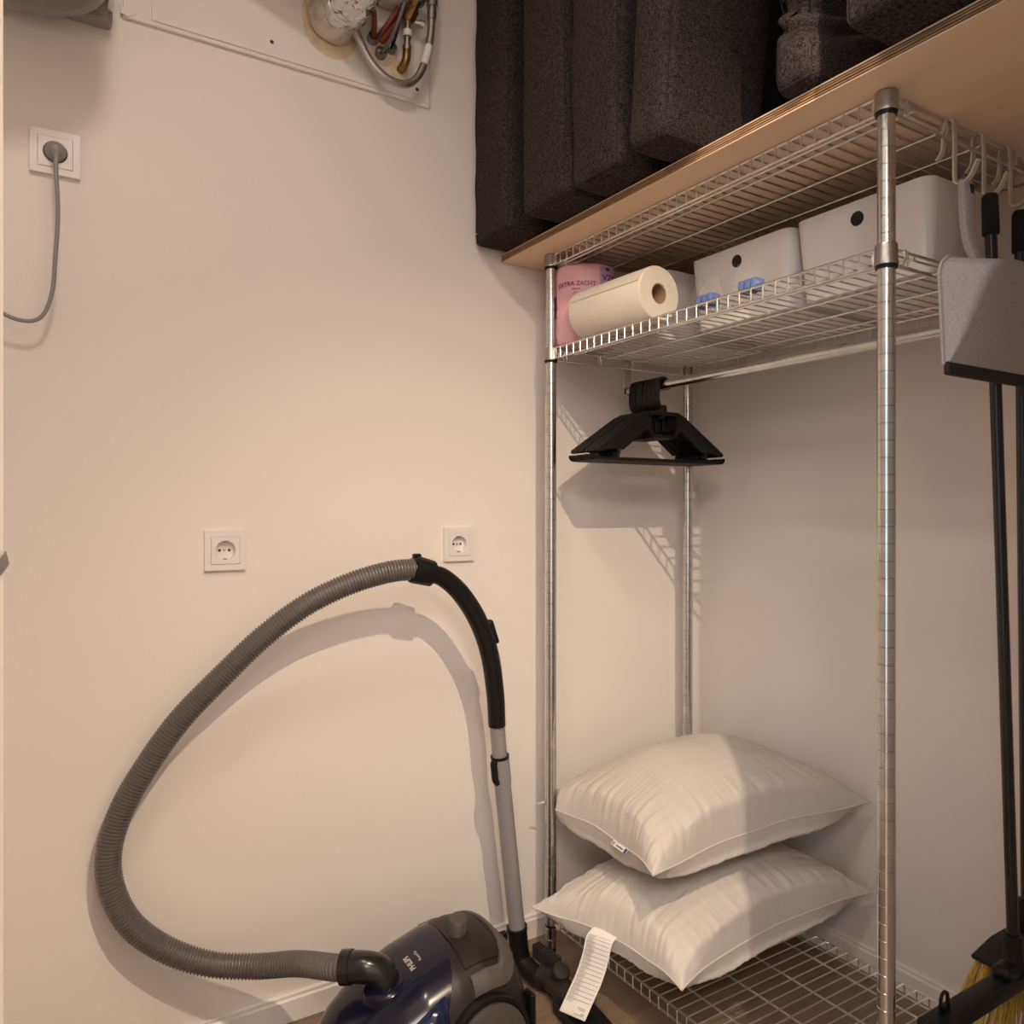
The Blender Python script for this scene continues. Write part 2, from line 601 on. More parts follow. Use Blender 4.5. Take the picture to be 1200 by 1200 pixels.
# recessed hall spot and closet ceiling lamp (both outside the frame)
t = thing('ceiling_spot', (SPOT[0], SPOT[1], 2.185), 'round white recessed spot in the hall ceiling above the door', 'lamp')
MB().lathe((SPOT[0], SPOT[1], 2.185), (0, 0, 1), [(0.035, 0.030), (0.0, 0.032), (0.0, 0.042), (0.035, 0.045)], 28, caps=False).build('trim_ring', WHITE, t)
t = thing('ceiling_lamp', (-1.62, -1.10, 2.535), 'flat round white lamp on the closet ceiling', 'lamp')
MB().lathe((-1.62, -1.10, 2.535), (0, 0, 1), [(0.024, 0.155), (0.0, 0.155), (0.0, 0.165), (0.024, 0.17)], 36, caps=False).build('lamp_rim', WHITE, t)

# ------------------------------------------------------------------ access panel with pipes at the top of the back wall
ap = thing('access_panel', (-1.215, -0.0, 2.044), 'white painted access panel screwed high on the back wall, with pipe holes', 'panel')
mb = MB()
mb.box((-1.2175, -0.004, 2.2975), (0.652, 0.008, 0.505), ch=0.001)
mb.build('back_board', BOARD, ap)
mb = MB()
mb.box((-1.195, -0.0095, 2.302), (0.598, 0.003, 0.498), ch=0.001)
mb.build('front_sheet', BOARD, ap)
for sx, sz in ((-1.2615, 2.083), (-0.926, 2.078)):
    mb = MB()
    mb.lathe((sx, -0.0105, sz), (0, -1, 0), [(0, 0.0044), (0.0008, 0.0042), (0.0010, 0.003)], 14)
    mb.box((sx, -0.0123, sz), (0.006, 0.0006, 0.0012), mi=1)
    mb.build('screw', [GREYD, HOLE], ap)
# torn white tape at the panel's corner
mb = MB()
mb.prism([(-1.548, 2.050), (-1.536, 2.046), (-1.521, 2.056), (-1.530, 2.062), (-1.541, 2.059), (-1.547, 2.068)], XZ(-0.008), 0.002)
o = mb.build('tape_scrap', LABEL, ap, smooth=False)

PY = -0.011   # face of the panel
# foam discs
fo = thing('sealing_foam_disc', (-1.135, PY, 2.16), 'yellowed foam seal around the foil duct on the access panel', 'seal')
mb = MB()


def disc(u, v, c, rx, rz, hgt, seed):
    a = u * 2 * PI
    rr = v
    k = 1 + 0.05 * noise.noise(Vector((math.cos(a) * 2, math.sin(a) * 2, seed)))
    y = PY - hgt * (1 - v ** 3) - 0.0006 * noise.noise(Vector((math.cos(a) * rr * 6, math.sin(a) * rr * 6, seed + 3)))
    return Vector((c[0] + rx * k * rr * math.cos(a), y, c[1] + rz * k * rr * math.sin(a)))


mb.grid(lambda u, v: disc(u, v, (-1.133, 2.163), 0.066, 0.076, 0.004, 1.0), 40, 8, closed_u=True)
mb.build('foam_ring', PUFOAM, fo, weld=1e-5)
fo2 = thing('sealing_foam_patch', (-1.01, PY, 2.145), 'yellowed foam patch around the three grey conduits', 'seal')
mb = MB()
mb.grid(lambda u, v: disc(u, v, (-1.008, 2.146), 0.034, 0.040, 0.004, 5.0), 30, 6, closed_u=True)
mb.build('foam_ring', PUFOAM, fo2, weld=1e-5)

# foil duct: dull collar from the wall, shiny crinkled bend going up to the left
fd = thing('foil_duct', (-1.133, PY, 2.16), 'crinkled silver foil duct bending out of the access panel', 'duct')


def crinkle(mb, pts, r, amp, seed, seg=56, nseg=14, jit=0.0):
    P = smooth_path(pts, nseg)
    n = len(P)
    u = None
    V = []
    for i in range(n):
        d = (P[min(i + 1, n - 1)] - P[max(i - 1, 0)]).normalized()
        if u is None:
            u, w = basis(d)
        else:
            u = (u - d * u.dot(d)).normalized()
            w = d.cross(u).normalized()
        rr = r[0] + (r[1] - r[0]) * i / (n - 1)
        ring = []
        for k in range(seg):
            a = 2 * PI * k / seg
            q = P[i] + (u * math.cos(a) + w * math.sin(a)) * rr
            nz = noise.noise(q * 30 + Vector((seed, 0, 0)))
            nz2 = abs(noise.noise(q * 58 + Vector((0, seed, 0))))
            q += (u * math.cos(a) + w * math.sin(a)) * (amp * nz + amp * 0.7 * (nz2 - 0.25))
            q += d * (jit * noise.noise(q * 90 + Vector((7, seed, 0)))) + (w * math.cos(a) - u * math.sin(a)) * (jit * noise.noise(q * 90 + Vector((0, 3, seed))))
            ring.append(mb.bm.verts.new(q))
        V.append(ring)
    for i in range(n - 1):
        for k in range(seg):
            a_, b_, c_, d_ = V[i][k], V[i][(k + 1) % seg], V[i + 1][(k + 1) % seg], V[i + 1][k]
            if random.random() < 0.5:
                mb.bm.faces.new((a_, b_, c_))
                mb.bm.faces.new((a_, c_, d_))
            else:
                mb.bm.faces.new((a_, b_, d_))
                mb.bm.faces.new((b_, c_, d_))


mb = MB()
crinkle(mb, [(-1.133, PY, 2.166), (-1.130, -0.045, 2.172), (-1.126, -0.085, 2.182)], (0.054, 0.048), 0.0050, 3.0, seg=34, nseg=7, jit=0.004)
mb.build('duct_collar', FOILD, fd, smooth=False)
mb = MB()
crinkle(mb, [(-1.130, -0.058, 2.176), (-1.118, -0.110, 2.172), (-1.130, -0.165, 2.190), (-1.195, -0.190, 2.222), (-1.300, -0.195, 2.260), (-1.50, -0.195, 2.33)],
        (0.049, 0.056), 0.0095, 9.0, seg=34, nseg=9, jit=0.008)
mb.build('duct_bend', FOIL, fd, smooth=False)

# white heating unit above (only its underside corner is in view)
hu = thing('heating_unit', (-1.17, -0.13, 2.232), 'white boxy unit hanging on the wall above the foil duct', 'heater')
mb = MB()
mb.box((-1.17, -0.062, 2.385), (0.372, 0.086, 0.305), ch=0.006, seg=2)
mb.build('casing', PLASTIC_W, hu)
mb = MB()
mb.box((-1.17, -0.0155, 2.385), (0.30, 0.007, 0.25))
mb.build('mounting_plate', BRUSHED, hu, smooth=False)


def simple_tube(name, label, cat, pts, r, m, n=8, group=None, seg=12, cuff=None):
    P = smooth_path(pts, n)
    mb = MB()
    mb.tube(P, r, seg)
    o = mb.build(name, m)
    return tag(o, label, cat, group)


# conduits and pipes
for nm, lab, c in (('conduit', 'dark grey conduit stub with the single orange pipe, leftmost of three', (-1.0365, 2.158)),
                   ('conduit', 'dark grey conduit stub lowest of the three in the foam patch', (-1.0185, 2.130)),
                   ('conduit', 'dark grey conduit stub on the right, beside the brass elbow', (-0.994, 2.149))):
    mb = MB()
    o3 = Vector((c[0], PY, c[1]))
    mb.lathe(o3, (-0.05, -1, 0.25), [(-0.004, 0.0135), (0.013, 0.0135), (0.013, 0.0105), (-0.003, 0.0105)], 20, caps=False)
    mb.lathe(o3, (-0.05, -1, 0.25), [(0.003, 0.0104), (0.0035, 0.010)], 20, mi=1)
    tag(mb.build(nm, [GREYC, HOLE]), lab, 'pipe', 'conduit stubs in the access panel')
simple_tube('orange_pipe', 'thin orange-red pipe rising from the leftmost conduit', 'pipe',
            [(-1.036, -0.012, 2.158), (-1.040, -0.03, 2.166), (-1.048, -0.05, 2.190), (-1.060, -0.055, 2.225), (-1.072, -0.055, 2.262)], 0.0058, ORANGE, group=None)
simple_tube('orange_pipe', 'thicker orange-red pipe slanting up behind the brass valve', 'pipe',
            [(-1.018, -0.012, 2.158), (-1.008, -0.027, 2.172), (-0.986, -0.029, 2.208), (-0.950, -0.024, 2.262), (-0.918, -0.024, 2.31)], 0.0075, ORANGE)
simple_tube('orange_pipe', 'short capped orange-red pipe end beside the slanting one', 'pipe',
            [(-1.023, -0.010, 2.165), (-1.021, -0.030, 2.172), (-1.004, -0.042, 2.200), (-0.988, -0.046, 2.228)], 0.0056, ORANGE)
simple_tube('grey_cable', 'light grey cable running up from the lowest conduit', 'cable',
            [(-1.019, -0.012, 2.131), (-1.012, -0.03, 2.140), (-1.001, -0.062, 2.172), (-0.990, -0.074, 2.212), (-0.978, -0.080, 2.262)], 0.0042, GREYC)
simple_tube('black_cable', 'thin black cable running up from the right conduit', 'cable',
            [(-0.993, -0.012, 2.150), (-0.990, -0.03, 2.165), (-0.985, -0.044, 2.200), (-0.984, -0.056, 2.232), (-0.975, -0.060, 2.28)], 0.0030, BLACK)

# brass supply with elbow, compression rings and a tap
bv = thing('water_valve', (-0.968, PY, 2.110), 'brass water valve with steel pipe and elbow on the panel', 'valve')
mb = MB()
mb.lathe((-0.971, PY, 2.108), (0, -1, 0), [(0, 0.022), (0.003, 0.021), (0.004, 0.012)], 26)
mb.build('rosette', PUFOAM, bv)
mb = MB()
mb.tube(smooth_path([(-0.970, PY, 2.108), (-0.970, -0.03, 2.109), (-0.9675, -0.042, 2.120), (-0.966, -0.043, 2.145)], 8), 0.0095, 16)
mb.build('elbow', BRASS, bv)
mb = MB()
mb.lathe((-0.966, -0.043, 2.140), (0.03, 0, 1), [(0, 0.0105), (0.010, 0.0105), (0.010, 0.0070), (0.030, 0.0070), (0.030, 0.0100), (0.036, 0.0100), (0.036, 0.0072),
                                              (0.060, 0.0072), (0.060, 0.0095), (0.066, 0.0095), (0.066, 0.0075), (0.085, 0.0075)], 18)
mb.build('riser_pipe', BRUSHED, bv)
mb = MB()
mb.lathe((-0.9652, -0.043, 2.172), (0.03, 0, 1), [(0, 0.0104), (0.014, 0.0104)], 18)
mb.build('white_sleeve', LABEL, bv)
mb = MB()
mb.lathe((-0.966, -0.045, 2.205), (0.38, -0.15, 0.9), [(0, 0.012), (0.006, 0.015), (0.03, 0.015), (0.034, 0.011), (0.06, 0.011)], 6)
mb.build('valve_body', BRASS, bv, smooth=False)
mb = MB()
mb.lathe((-0.948, -0.048, 2.208), (1, -0.25, -0.15), [(0, 0.006), (0.010, 0.006), (0.010, 0.009), (0.020, 0.009)], 14)
mb.build('valve_stem', BRUSHED, bv)
mb = MB()
mb.lathe((-0.942, -0.050, 2.252), (0.38, -0.15, 0.9), [(0, 0.0145), (0.02, 0.0145)], 6)
mb.build('union_nut', BRUSHED, bv, smooth=False)

# braided flexible hose
fh = thing('flexible_hose', (-0.975, -0.05, 2.055), 'braided steel flexible water hose hanging in a loop below the heating unit', 'hose')
HP = smooth_path([(-1.115, -0.05, 2.185), (-1.089, -0.05, 2.137), (-1.069, -0.05, 2.101), (-1.045, -0.05, 2.074), (-1.014, -0.05, 2.058), (-0.973, -0.05, 2.058), (-0.941, -0.05, 2.086), (-0.921, -0.05, 2.136), (-0.910, -0.05, 2.190), (-0.907, -0.05, 2.240)], 8)
MB().tube(HP, 0.0088, 14).build('braid', BRAID, fh)
k0 = int(len(HP) * 0.80)
MB().tube(HP[k0 - 5:k0 + 3], 0.0096, 14).build('white_sleeve', LABEL, fh)
mb = MB()
mb.lathe((-0.907, -0.05, 2.225), (0.02, 0, 1), [(0, 0.0105), (0.022, 0.0105), (0.022, 0.0085), (0.030, 0.0085), (0.030, 0.013), (0.055, 0.013), (0.055, 0.009), (0.10, 0.009)], 18)
mb.build('end_fitting', BRUSHED, fh)

# ------------------------------------------------------------------ round grey ventilation unit, top left
vu = thing('ventilation_unit', (-1.72, -0.17, 1.978), 'round-bottomed grey ventilation unit on the wall, top left corner', 'ventilator')
mb = MB()
c = (-1.725, -0.178)
mb.lathe((c[0], c[1], 1.978), (0, 0, 1), [(0.030, 0.118), (0.014, 0.120), (0.002, 0.126), (0.0, 0.134), (0.004, 0.142), (0.02, 0.147), (0.45, 0.150)], 64)
mb.build('drum', APPL, vu)
mb = MB()
mb.box((-1.712, -0.022, 2.19), (0.296, 0.034, 0.36), ch=0.004)
mb.build('wall_bracket', APPL, vu)
mb = MB()
mb.box((-1.5685, -0.048, 2.165), (0.010, 0.05, 0.27), ch=0.002)
mb.build('clamp_plate', WHITE, vu)
mb = MB()
mb.box((-1.735, -0.20, 2.003), (0.10, 0.055, 0.010), ch=0.003)
mb.build('drain_cover', BLACK, vu)

# ------------------------------------------------------------------ sockets
def socket(x, z, label):
    t = thing('wall_socket', (x, 0.0, z - 0.0405), label, 'socket', None)
    h = 0.0405
    mb = MB()
    # outer frame as four mitred bars around the insert
    i2 = 0.0285
    for (cx, cz, sx, sz) in ((0, (h + i2) / 2, 2 * h, h - i2), (0, -(h + i2) / 2, 2 * h, h - i2), ((h + i2) / 2, 0, h - i2, 2 * i2), (-(h + i2) / 2, 0, h - i2, 2 * i2)):
        mb.box((x + cx, -0.0045, z + cz), (sx, 0.009, sz))
    mb.build('cover_frame', PLASTIC_W, t, smooth=False)
    # insert with a round well
    mb = MB()
    n = 48
    rw = 0.0195

    def sq(a, r):
        ca, sa = math.cos(a), math.sin(a)
        k = r / max(abs(ca), abs(sa))
        return ca * k, sa * k
    rings = []
    for (kind, r, y) in (('s', 0.0280, -0.003), ('s', 0.0280, -0.0095), ('s', 0.0272, -0.0102), ('c', rw + 0.0012, -0.0102), ('c', rw, -0.0092), ('c', rw - 0.0008, 0.0040), ('c', 0.001, 0.0042)):
        ring = []
        for k in range(n):
            a = 2 * PI * k / n + PI / 4
            px, pz = sq(a, r) if kind == 's' else (r * math.cos(a), r * math.sin(a))
            ring.append(mb.bm.verts.new((x + px, y, z + pz)))
        rings.append(ring)
    for i in range(len(rings) - 1):
        for k in range(n):
            mb.bm.faces.new((rings[i][k], rings[i][(k + 1) % n], rings[i + 1][(k + 1) % n], rings[i + 1][k]))
    mb.bm.faces.new(rings[-1])
    mb.build('insert', PLASTIC_W, t, angle=25)
    for sx in (-1, 1):
        m2 = MB()
        m2.lathe((x + sx * 0.0095, 0.0041, z), (0, -1, 0), [(0, 0.0027), (0.0004, 0.0027)], 14)
        m2.build('pin_hole', HOLE, t)
    m2 = MB()
    m2.lathe((x, 0.0041, z), (0, -1, 0), [(0, 0.0026), (0.0006, 0.0024)], 12)
    m2.build('screw', BRUSHED, t)
    for sz in (-1, 1):
        m2 = MB()
        m2.box((x, -0.0030, z + sz * 0.0178), (0.0055, 0.012, 0.0028), ch=0.0005)
        m2.build('earth_clip', BRUSHED, t)
    return t


# the back wall has real pockets behind the socket wells
sockA = (-1.3546, 1.0115)
sockB = (-0.813, 1.0115)
sockC = (-1.6563, 1.7554)

x0, x1, z0, z1 = -2.3, 0.12, -0.05, CEIL


def wall_with_holes():
    """back wall as a grid of boxes leaving small square pockets behind the sockets"""
    mb = MB()
    xs = sorted([x0, x1] + sum([[s[0] - 0.025, s[0] + 0.025] for s in (sockA, sockB, sockC)], []))
    for i in range(len(xs) - 1):
        a, b = xs[i], xs[i + 1]
        s = [q for q in (sockA, sockB, sockC) if a < q[0] < b and b - a < 0.06]
        if not s:
            mb.box(((a + b) / 2, 0.06, (z0 + z1) / 2), (b - a, 0.12, z1 - z0))
        else:
            zc = s[0][1]
            mb.box(((a + b) / 2, 0.06, (z0 + zc - 0.025) / 2), (b - a, 0.12, zc - 0.025 - z0))
            mb.box(((a + b) / 2, 0.06, (z1 + zc + 0.025) / 2), (b - a, 0.12, z1 - zc - 0.025))
            mb.box(((a + b) / 2, 0.07, zc), (b - a, 0.10, 0.05))
    return mb


o = wall_with_holes().build('wall_back', PAINT, smooth=False)
o['kind'] = 'structure'

socket(*sockA, 'empty white wall socket left of the vacuum hose arch')
socket(*sockB, 'empty white wall socket right of the vacuum handle, near the shelf rack')
socket(*sockC, 'white wall socket top left with a grey plug in it')

# plug and cord
pc = thing('power_cord', (-1.656, -0.02, 1.755), 'grey power cord with plug in the top left socket', 'cord')
mb = MB()
mb.lathe((sockC[0], 0.0025, sockC[1]), (0, -1, -0.0), [(0, 0.0182), (0.012, 0.0182), (0.020, 0.0172), (0.024, 0.013), (0.030, 0.0085)], 28)
mb.box((sockC[0], -0.030, sockC[1] - 0.006), (0.013, 0.020, 0.022), ch=0.004, seg=2)
mb.build('plug', CORD, pc)
cp = smooth_path([(-1.656, -0.030, 1.752), (-1.656, -0.044, 1.738), (-1.656, -0.048, 1.707), (-1.653, -0.045, 1.632), (-1.657, -0.043, 1.554), (-1.662, -0.04, 1.490), (-1.677, -0.04, 1.445), (-1.703, -0.04, 1.432), (-1.741, -0.04, 1.443), (-1.79, -0.04, 1.480), (-1.86, -0.045, 1.58), (-1.90, -0.05, 1.75)], 8)
MB().tube(cp, 0.0036, 10).build('cable', CORD, pc)

# ------------------------------------------------------------------ wire shelf rack
XF, XB, YL, YR = -0.6186, -0.164, -0.1166, -0.9885
ZT, ZM, ZB = 1.6835, 1.4572, 0.0895
rk = thing('shelf_rack', ((XF + XB) / 2, (YL + YR) / 2, 0), 'zinc wire shelf rack with round grooved posts under the plywood board', 'rack')


def post_mesh():
    mb = MB()
    prof = [(0.03, 0.0127)]
    z = 0.055
    while z < 1.70:
        big = abs(z - 0.875) < 0.0125
        g = 0.0012 if big else 0.0007
        hw = 0.0016 if big else 0.0010
        prof += [(z - hw, 0.0127), (z - hw * 0.4, 0.0127 - g), (z + hw * 0.4, 0.0127 - g), (z + hw, 0.0127)]
        z += 0.0254
    prof.append((1.7125, 0.0127))
    mb.lathe((0, 0, 0), (0, 0, 1), prof, 24)
    return mb


def at_xy(mb, x, y):
    for v in mb.bm.verts:
        v.co += Vector((x, y, 0))
    return mb


proto_post = proto_foot = proto_ring = None
corners = [(XF, YL), (XF, YR), (XB, YL), (XB, YR)]
for (x, y) in corners:
    if proto_post is None:
        p = at_xy(post_mesh(), x, y).build('post', STEEL, rk, angle=25)
        f = MB().lathe((x, y, 0), (0, 0, 1), [(0, 0.013), (0.006, 0.015), (0.010, 0.015), (0.012, 0.008), (0.024, 0.008), (0.024, 0.0128), (0.034, 0.0128)], 18).build('foot', BLACK, p)
        proto_post, proto_foot, p0 = p, f, Vector((x, y, 0))
    else:
        p = proto_post.copy()
        COL.objects.link(p)
        p.location = Vector((x, y, 0)) - p0
        f = proto_foot.copy()
        COL.objects.link(f)
        f.parent = p

PITCH = 0.0262
cross_proto = {}


def wire_shelf(zc, top):
    zt = zc + 0.0275
    zl = zc + 0.003
    # frame: rails of two wires with zigzag struts on the four sides, starting part of the deck
    fm = MB()
    for (a, b) in (((XF, YL), (XF, YR)), ((XB, YL), (XB, YR)), ((XF, YL), (XB, YL)), ((XF, YR), (XB, YR))):
        A, B = Vector((*a, 0)), Vector((*b, 0))
        d = (B - A).normalized()
        a1, b1 = A + d * 0.013, B - d * 0.013
        for z in (zt, zl):
            zz = Vector((0, 0, z))
            fm.tube([a1 + zz, b1 + zz], 0.0024, 8)
        if abs(d.x) > 0.5:
            # end rails: short loops between the two wires
            out = Vector((0, -1 if a[1] == YR else 1, 0)) * 0.004
            n = 4
            for k in range(n):
                q = a1.lerp(b1, (k + 0.30) / n)
                fm.tube(smooth_path([q + Vector((-0.005, 0, zl)), q + out + Vector((-0.004, 0, (zl + zt) / 2)), q + out * 0.6 + Vector((0, 0, zt + 0.003)), q + out + Vector((0.004, 0, (zl + zt) / 2)), q + Vector((0.005, 0, zl))], 4), 0.0018, 6)
    if top:
        fm.tube([(XF + 0.012, YL - 0.012, zl - 0.001), (XF + 0.012, YR + 0.012, zl - 0.001)], 0.0020, 8)
    fr = fm.build('shelf_frame', WIRE, rk)
    # corner collars with the dark split sleeve
    for (x, y) in corners:
        mb = MB()
        hi = 0.031 if not top else 0.0300
        prof = [(0, 0.0136), (0.0, 0.0168), (0.004, 0.0172), (0.008, 0.0160), (hi - 0.003, 0.0160), (hi, 0.0152), (hi, 0.0128)]
        if top:
            prof = [(0, 0.0136), (0.0, 0.0168), (0.004, 0.0172), (0.008, 0.0160), (hi - 0.002, 0.0160), (hi, 0.0146)]
        mb.lathe((x, y, zc), (0, 0, 1), prof, 28, caps=False)
        if top:
            mb.lathe((x, y, zc + hi - 0.0005), (0, 0, 1), [(0, 0.0146), (0.0005, 0.0144)], 28)
        mb.build('corner_collar', BRUSHED, fr, angle=30)
        mb = MB()
        mb.lathe((x, y, zc - 0.005), (0, 0, 1), [(0, 0.0129), (0, 0.0150), (0.0052, 0.0162), (0.0052, 0.0129)], 24, caps=False)
        mb.build('split_sleeve', BLACK, fr)
        # wire eyes welding the rails to the collar
        mb = MB()
        for (dx, dy) in ((1 if x == XF else -1, 0), (0, -1 if y == YL else 1)):
            q = Vector((x + dx * 0.0185, y + dy * 0.0185, zc + 0.015))
            s = Vector((dy, dx, 0)).normalized() * 0.0
            mb.tube([q + Vector((0, 0, -0.013)), q + Vector((dx * 0.003, dy * 0.003, 0)), q + Vector((0, 0, 0.013))], 0.0024, 8)
        mb.build('rail_bracket', WIRE, fr)
    # long support rods under the deck
    for k in range(4):
        x = XF + (XB - XF) * (0.16 + 0.2267 * k)
        mb = MB()
        mb.tube([(x, YL, zt - 0.005), (x, YR, zt - 0.005)], 0.0022, 8)
        mb.build('support_rod', WIRE, fr)
    # cross wires, each bent down over the front and the back rail
    n = int((YL - YR - 0.03) / PITCH)
    y = (YL + YR) / 2 + PITCH * n / 2
    first = None
    for k in range(n + 1):
        if first is None:
            mb = MB()
            xf, xb = XF - 0.0030, XB + 0.0030
            zz = zt + 0.0008
            mb.tube([(xf, y, zl - 0.001), (xf, y, zz - 0.003), (xf + 0.003, y, zz), (xb - 0.003, y, zz), (xb, y, zz - 0.003), (xb, y, zl - 0.001)], 0.0016, 6)
            first = mb.build('deck_wire', WIRE, fr)
            y0 = y
        else:
            w = first.copy()
            COL.objects.link(w)
            w.location = (0, y - y0, 0)
        y -= PITCH
    return fr


wire_shelf(ZT, True)
wire_shelf(ZM, False)
wire_shelf(ZB, False)
DECK_M = ZM + 0.0275 + 0.0026
DECK_B = ZB + 0.0275 + 0.0026

# clothes rail hung from the middle shelf
ROD = (-0.372, 1.402)
cr = thing('clothes_rail', (ROD[0], -0.55, ROD[1]), 'round steel clothes rail hung below the middle wire shelf', 'rail')
MB().tube([(ROD[0], -0.118, ROD[1]), (ROD[0], -0.986, ROD[1])], 0.0112, 20).build('tube', STEEL, cr)
for yb in (-0.1085, -0.9965):
    mb = MB()
    s = 1 if yb > -0.5 else -1
    mb.box((ROD[0], yb, (ROD[1] - 0.008 + 1.486) / 2), (0.024, 0.0022, 1.486 - ROD[1] + 0.008), ch=0.0005)
    mb.box((ROD[0], yb - s * 0.010, ROD[1] - 0.0135), (0.024, 0.022, 0.0022), ch=0.0005)
    mb.box((ROD[0], yb - s * 0.006, 1.4875), (0.024, 0.012, 0.0022), ch=0.0005)
    mb.build('bracket', STEEL, cr)

# ------------------------------------------------------------------ plywood board on top of the rack
PZ = ZT + 0.0305
pb = thing('plywood_board', (-0.345, -0.69, PZ), 'thick pale plywood board lying on the shelf rack', 'board')
mb = MB()
nl = 9
th = 0.019 / nl
for k in range(nl):
    dx = [0.0, 0.0009, 0.0002, 0.0012, 0.0001, 0.0010, 0.0003, 0.0009, 0.0][k]
    mi = (2 if k in (0, nl - 1) else (1 if k % 2 else 0))
    xa = -0.690 + dx
    mb.box(((xa - 0.002) / 2, -0.6925, PZ + th * (k + 0.5)), (-0.002 - xa, 1.381, th), mi=mi)
mb.build('veneer_layers', [PLY_L, PLY_D, PLY], pb, smooth=False)
PTOP = PZ + 0.019

# ------------------------------------------------------------------ cushions on the board
def cushion(name, lo, hi, label, seed, r=0.014, bulge=(0.010, 0.004, 0.006), yaw=0.0, lean=0.0, crease=None, n=14, group='charcoal seat cushions on the plywood board'):
    c = Vector(((lo[0] + hi[0]) / 2, (lo[1] + hi[1]) / 2, lo[2]))
    t = thing(name, c, label, 'cushion', group)
    h = Vector(((hi[0] - lo[0]) / 2, (hi[1] - lo[1]) / 2, (hi[2] - lo[2]) / 2))
    R = Matrix.Rotation(yaw, 3, 'Z') @ Matrix.Rotation(lean, 3, 'X')
    mb = MB()

    def mapp(p):
        q = Vector((p[0] * h.x, p[1] * h.y, p[2] * h.z))
        inner = Vector([max(-(h[i] - r), min(h[i] - r, q[i])) for i in range(3)])
        d = q - inner
        if d.length > 1e-9:
            q = inner + d.normalized() * min(r, max(abs(d.x), abs(d.y), abs(d.z)))
        for i in range(3):
            j, k = (i + 1) % 3, (i + 2) % 3
            f = (1 - min(1, abs(p[j])) ** 2.2) * (1 - min(1, abs(p[k])) ** 2.2)
            if abs(p[i]) > 0.999 and not (i == 2 and p[2] < 0):
                q[i] += math.copysign(1, p[i]) * bulge[i] * f
        w = noise.noise(q * 9 + Vector((seed, seed, 0))) * 0.004 + noise.noise(q * 24 + Vector((0, seed, 0))) * 0.0016
        dn = q - inner
        q += (dn.normalized() if dn.length > 1e-9 else Vector((0, 0, 0))) * w
        if crease:
            for (cz, amp, wid) in crease:
                g = math.exp(-((q.z + h.z - cz + 0.03 * math.sin(q.x * 14 + q.y * 20)) / wid) ** 2)
                q.x += amp * g
                q.y -= amp * 0.7 * g * (1 if q.y > 0 else -1)
        return c + R @ (q + Vector((0, 0, h.z)))

    # non-uniform lattice with dense edges
    xs = [-1, -0.97, -0.93, -0.87] + [-0.80 + 1.6 * k / (n - 1) for k in range(n)] + [0.87, 0.93, 0.97, 1]
    N = len(xs)
    cache = {}

    def V(i, j, k):
        key = (i, j, k)
        if key not in cache:
            cache[key] = mb.bm.verts.new(mapp((xs[i], xs[j], xs[k])))
        return cache[key]
    for s in (0, N - 1):
        for a in range(N - 1):
            for b in range(N - 1):
                mb.bm.faces.new((V(s, a, b), V(s, a + 1, b), V(s, a + 1, b + 1), V(s, a, b + 1)))
                mb.bm.faces.new((V(a, s, b), V(a + 1, s, b), V(a + 1, s, b + 1), V(a, s, b + 1)))
                mb.bm.faces.new((V(a, b, s), V(a + 1, b, s), V(a + 1, b + 1, s), V(a, b + 1, s)))
    mb.build('cover', FABRIC, t, angle=180)
    # sewn seams along the visible edges
    mb = MB()
    e = 0.9
    for (sy) in (-1, 1):
        mb.tube([mapp((-1, sy, z / 12)) for z in range(-12, 13)], 0.0016, 5)
    for y in (0,):
        mb.tube([mapp((-1, y / 12, -1)) for y in range(-12, 13)], 0.0016, 5)
    mb.tube([mapp((x / 12, -1, -1)) for x in range(-12, 13)], 0.0016, 5)
    mb.build('seam', SEAM, t)
    return t


cushion('seat_cushion', (-0.775, -0.168, PTOP + 0.003), (-0.10, -0.014, 2.38), 'upright charcoal cushion standing against the back wall, with a white speck at its corner', 1.0)
cushion('seat_cushion', (-0.782, -0.398, PTOP + 0.003), (-0.10, -0.243, 2.38), 'second upright charcoal cushion from the back wall', 2.0)
cushion('seat_cushion', (-0.775, -0.556, PTOP + 0.003), (-0.10, -0.412, 2.38), 'third upright charcoal cushion from the back wall, its right side in shade', 3.0)
cushion('seat_cushion', (-0.782, -0.690, PTOP + 0.003), (-0.535, -0.590, 2.38), 'broad lit charcoal cushion standing fourth from the back wall', 4.0, r=0.018, bulge=(0.010, 0.014, 0.004), lean=0.09)
cushion('seat_cushion', (-0.718, -0.936, PTOP + 0.003), (-0.15, -0.862, 2.34), 'slumped creased charcoal cushion standing between the broad one and the flat one', 5.0, r=0.022, bulge=(0.016, 0.006, 0.004),
        crease=((0.140, 0.017, 0.011), (0.105, 0.010, 0.009)), n=70)
cushion('seat_cushion', (-0.775, -1.375, PTOP + 0.003), (-0.12, -1.030, 1.885), 'charcoal cushion lying flat at the right end of the plywood board', 6.0, bulge=(0.012, 0.010, 0.006))
mb = MB()
mb.lathe((-0.789, -0.052, PTOP + 0.020), (-1, -0.2, -0.3), [(0, 0.0012), (0.0016, 0.001)], 8)
tag(mb.build('lint_speck', LABEL), 'tiny white speck of lint on the first cushion corner', 'lint')

